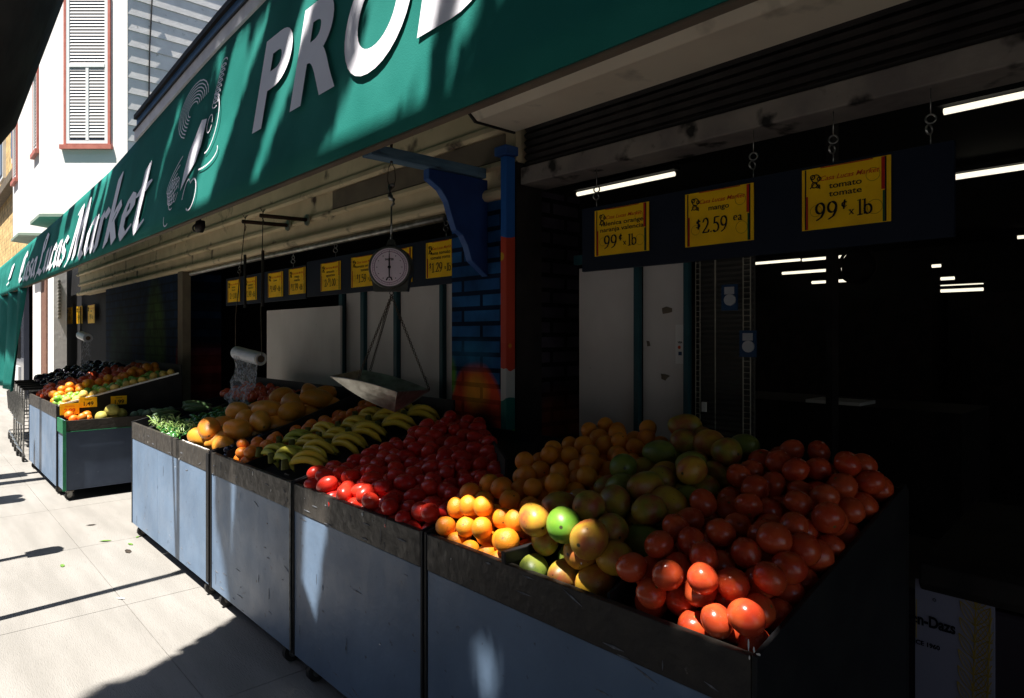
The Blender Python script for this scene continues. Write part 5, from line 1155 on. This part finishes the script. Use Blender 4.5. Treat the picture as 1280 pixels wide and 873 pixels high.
# which parts of the front the crowns keep in shade: (y along the street, w = height a sun ray crosses x=0)
def inside(y, w, c):
    k = c[0]
    if k == 'e': _, cy, cw, ry, rw = c; return ((y - cy) / ry) ** 2 + ((w - cw) / rw) ** 2 < 1
    if k == 's':                       # slanting streak: centre at w0, w1, half width
        _, ya, wa, yb, wb, ha, hb = c
        if not (wa <= w <= wb): return False
        f = (w - wa) / (wb - wa); return abs(y - (ya + (yb - ya) * f)) < ha + (hb - ha) * f
LIT = [('e', 2.84, 2.92, .15, .26), ('s', 2.60, 3.10, 2.44, 3.96, .045, .13), ('s', 3.38, 3.45, 3.36, 3.95, .03, .05), ('s', 2.76, 3.3, 2.78, 3.9, .015, .03),
       ('e', 1.40, 3.62, .12, .09), ('e', .74, 3.86, .12, .05), ('s', 1.70, 3.7, 1.69, 3.9, .02, .06),
       # produce at the rim
       ('e', 2.66, 4.10, .09, .13), ('e', 3.45, 4.08, .09, .14), ('s', 2.27, 3.97, 2.25, 4.22, .20, .22), ('e', 1.79, 4.1, .04, .12),
       ('s', 1.36, 3.97, 1.36, 4.24, .30, .33), ('s', .72, 3.97, .72, 4.24, .10, .13),
       # awning
       ('s', 1.55, 4.24, 1.42, 4.55, .34, .36), ('s', 1.42, 4.55, 1.30, 5.0, .38, .46), ('s', 2.37, 4.24, 2.02, 5.3, .06, .09), ('s', 2.96, 4.24, 2.62, 5.3, .12, .20), ('s', 3.13, 4.5, 2.98, 5.3, .04, .09),
       ('s', 3.78, 4.3, 3.5, 5.2, .02, .05), ('s', 3.98, 4.24, 3.85, 4.9, .06, .03), ('s', 6.0, 4.2, 5.7, 5.2, .95, .85), ('s', 9.6, 4.2, 9.0, 5.2, 1.0, 1.2)]
DARK = [('s', 1.28, 4.24, 1.25, 4.75, .025, .03), ('s', 5.45, 4.2, 5.2, 5.2, .06, .03)]
def shaded(y, w):
    if w < 1.75: return y < 3.10 + .20 * (w - 1.75)
    if y > 7.75 and 3.55 < w < 4.22: return True
    if w > 6.0: return y < 5.2 + .8 * math.sin(w * 3)
    if w < 4.0 and y > 3.62 + .0 * w: return False
    if w < 3.65 and y > (3.10 + (w - 1.75) * .20 if w < 3.25 else 3.40 + (w - 3.25) * .55): return False
    if w < 4.22 and y > 3.72: return False
    if any(inside(y, w, c) for c in DARK): return True
    if any(inside(y, w, c) for c in LIT): return False
    if w > 4.2 and y > 9.0: return False
    if w > 5.45 and y > 3.2: return False
    return True
def crown(ya, yb, nleaf, seed, name, lab, trunk, far_w=None):
    rg = random.Random(seed); t = thing(name, lab, 'tree', trunk[0][0][0])
    b = MB(); cnt = 0; vs = []; fs = []
    while cnt < nleaf:
        y = rg.uniform(ya, yb); low = far_w is not None and rg.random() < .16
        top = far_w is not None and rg.random() < .22; w = rg.uniform(far_w, 1.8) if low else rg.uniform(6.0, 9.6) if top else rg.uniform(1.7, 6.1); big = low or top
        x = -rg.uniform(.15, 1.9) if not low else -rg.uniform(1.2, 4.2)
        z = w - x * SUN_T
        if z < 3.2: continue
        lit = not shaded(y, w + rg.gauss(0, .012))
        if lit and not (4.3 < w < 5.7 and y < 9 and (noise.noise(Vector((y * 6 + w * 1.5, w * 1.1, seed))) > .30) and rg.random() < .28): continue
        core = not lit and shaded(y - .10, w) and shaded(y + .10, w) and shaded(y, w - .26) and shaded(y, w + .26) and shaded(y + .07, w - .15) and shaded(y - .07, w + .15)
        s = rg.uniform(.07, .12) if big else rg.uniform(.06, .085) if core else rg.uniform(.02, .034)
        if core and not big and rg.random() < .35: continue
        c = Vector((x, y + .10 * (x - 1.12), z))      # the sun leans slightly down the street
        a = Vector((rg.gauss(0, 1), rg.gauss(0, 1), rg.gauss(0, .5))).normalized(); bb = a.orthogonal().normalized(); bb = (Matrix.Rotation(rg.uniform(0, 6.28), 3, a) @ bb)
        L_ = a * s * 1.3; W_ = bb * s * .75
        n = len(vs); vs += [c - L_, c - L_ * .2 + W_, c + L_, c - L_ * .2 - W_]; fs.append((n, n + 1, n + 2, n + 3)); cnt += 1
    b.add(vs, fs); b.build('crown', M['leaf'], t)
    b = MB()
    for pts, rad in trunk: b.tube(pts, rad, 12)
    b.build('trunk', M['bark'], t, smooth=True)
crown(-3.6, 5.6, 165000, 5, 'street_tree', 'dark street tree leaning over the sidewalk at the upper left', [
    ([(-.62, 2.75, -.1), (-.42, 2.72, .9), (-.22, 2.66, 1.6), (.085, 2.57, 2.15), (.175, 2.52, 2.5), (-.1, 2.36, 3.1), (-.4, 2.2, 4.2), (-.6, 1.8, 5.6)], [.19, .17, .17, .19, .22, .2, .15, .08]),
    ([(-.1, 2.36, 3.0), (-.4, 2.75, 4.0), (-.9, 3.1, 5.4)], [.14, .09, .04]), ([(-.4, 2.2, 4.2), (-.7, .8, 5.2), (-.9, -.6, 6.2)], [.1, .07, .03])], far_w=-1.6)
crown(5.0, 11.0, 38000, 6, 'street_tree', 'slim street tree farther along the kerb', [([(-.35, 7.9, -.1), (-.45, 7.9, 3), (-.7, 7.8, 6), (-.9, 7.8, 8)], [.11, .09, .06, .02])])

# scraps on the sidewalk
def leafscrap(px, py, s, m, lab, cat='leaf', nm='fallen_leaf'):
    p = on_z(px, py, .0); a = random.uniform(0, 3.14); ca, sa = math.cos(a), math.sin(a)
    pts = [(-1, 0, 0), (-.3, .4, .15), (.5, .35, .2), (1.1, 0, .05), (.4, -.35, .12), (-.4, -.4, .05)]
    b = MB(); b.add([Vector((p.x + (x * ca - y * sa) * s, p.y + (x * sa + y * ca) * s, .004 + z * s * .5)) for x, y, z in pts], [tuple(range(6))])
    o = b.build(nm, m, loc=p); tag(o, lab, cat)
leafscrap(132, 677, .04, M['fallen_leaf'], 'largest green leaf scrap lying on the sidewalk by the stand'); leafscrap(78, 708, .03, M['fallen_leaf'], 'small green leaf scrap near the middle of the sidewalk'); leafscrap(163, 681, .03, M['fallen_leaf'], 'green leaf scrap close to the sunlit stand')
leafscrap(160, 690, .045, M['bark'], 'dry brown twig scrap beside the sunlit stand'); leafscrap(114, 657, .035, M['bark'], 'thin brown twig scrap in the sun'); leafscrap(151, 749, .025, M['paper'], 'white paper scrap on the sidewalk', 'paper scrap', 'paper_scrap'); leafscrap(172, 672, .02, M['fallen_leaf'], 'tiny green scrap near the stand wheels')
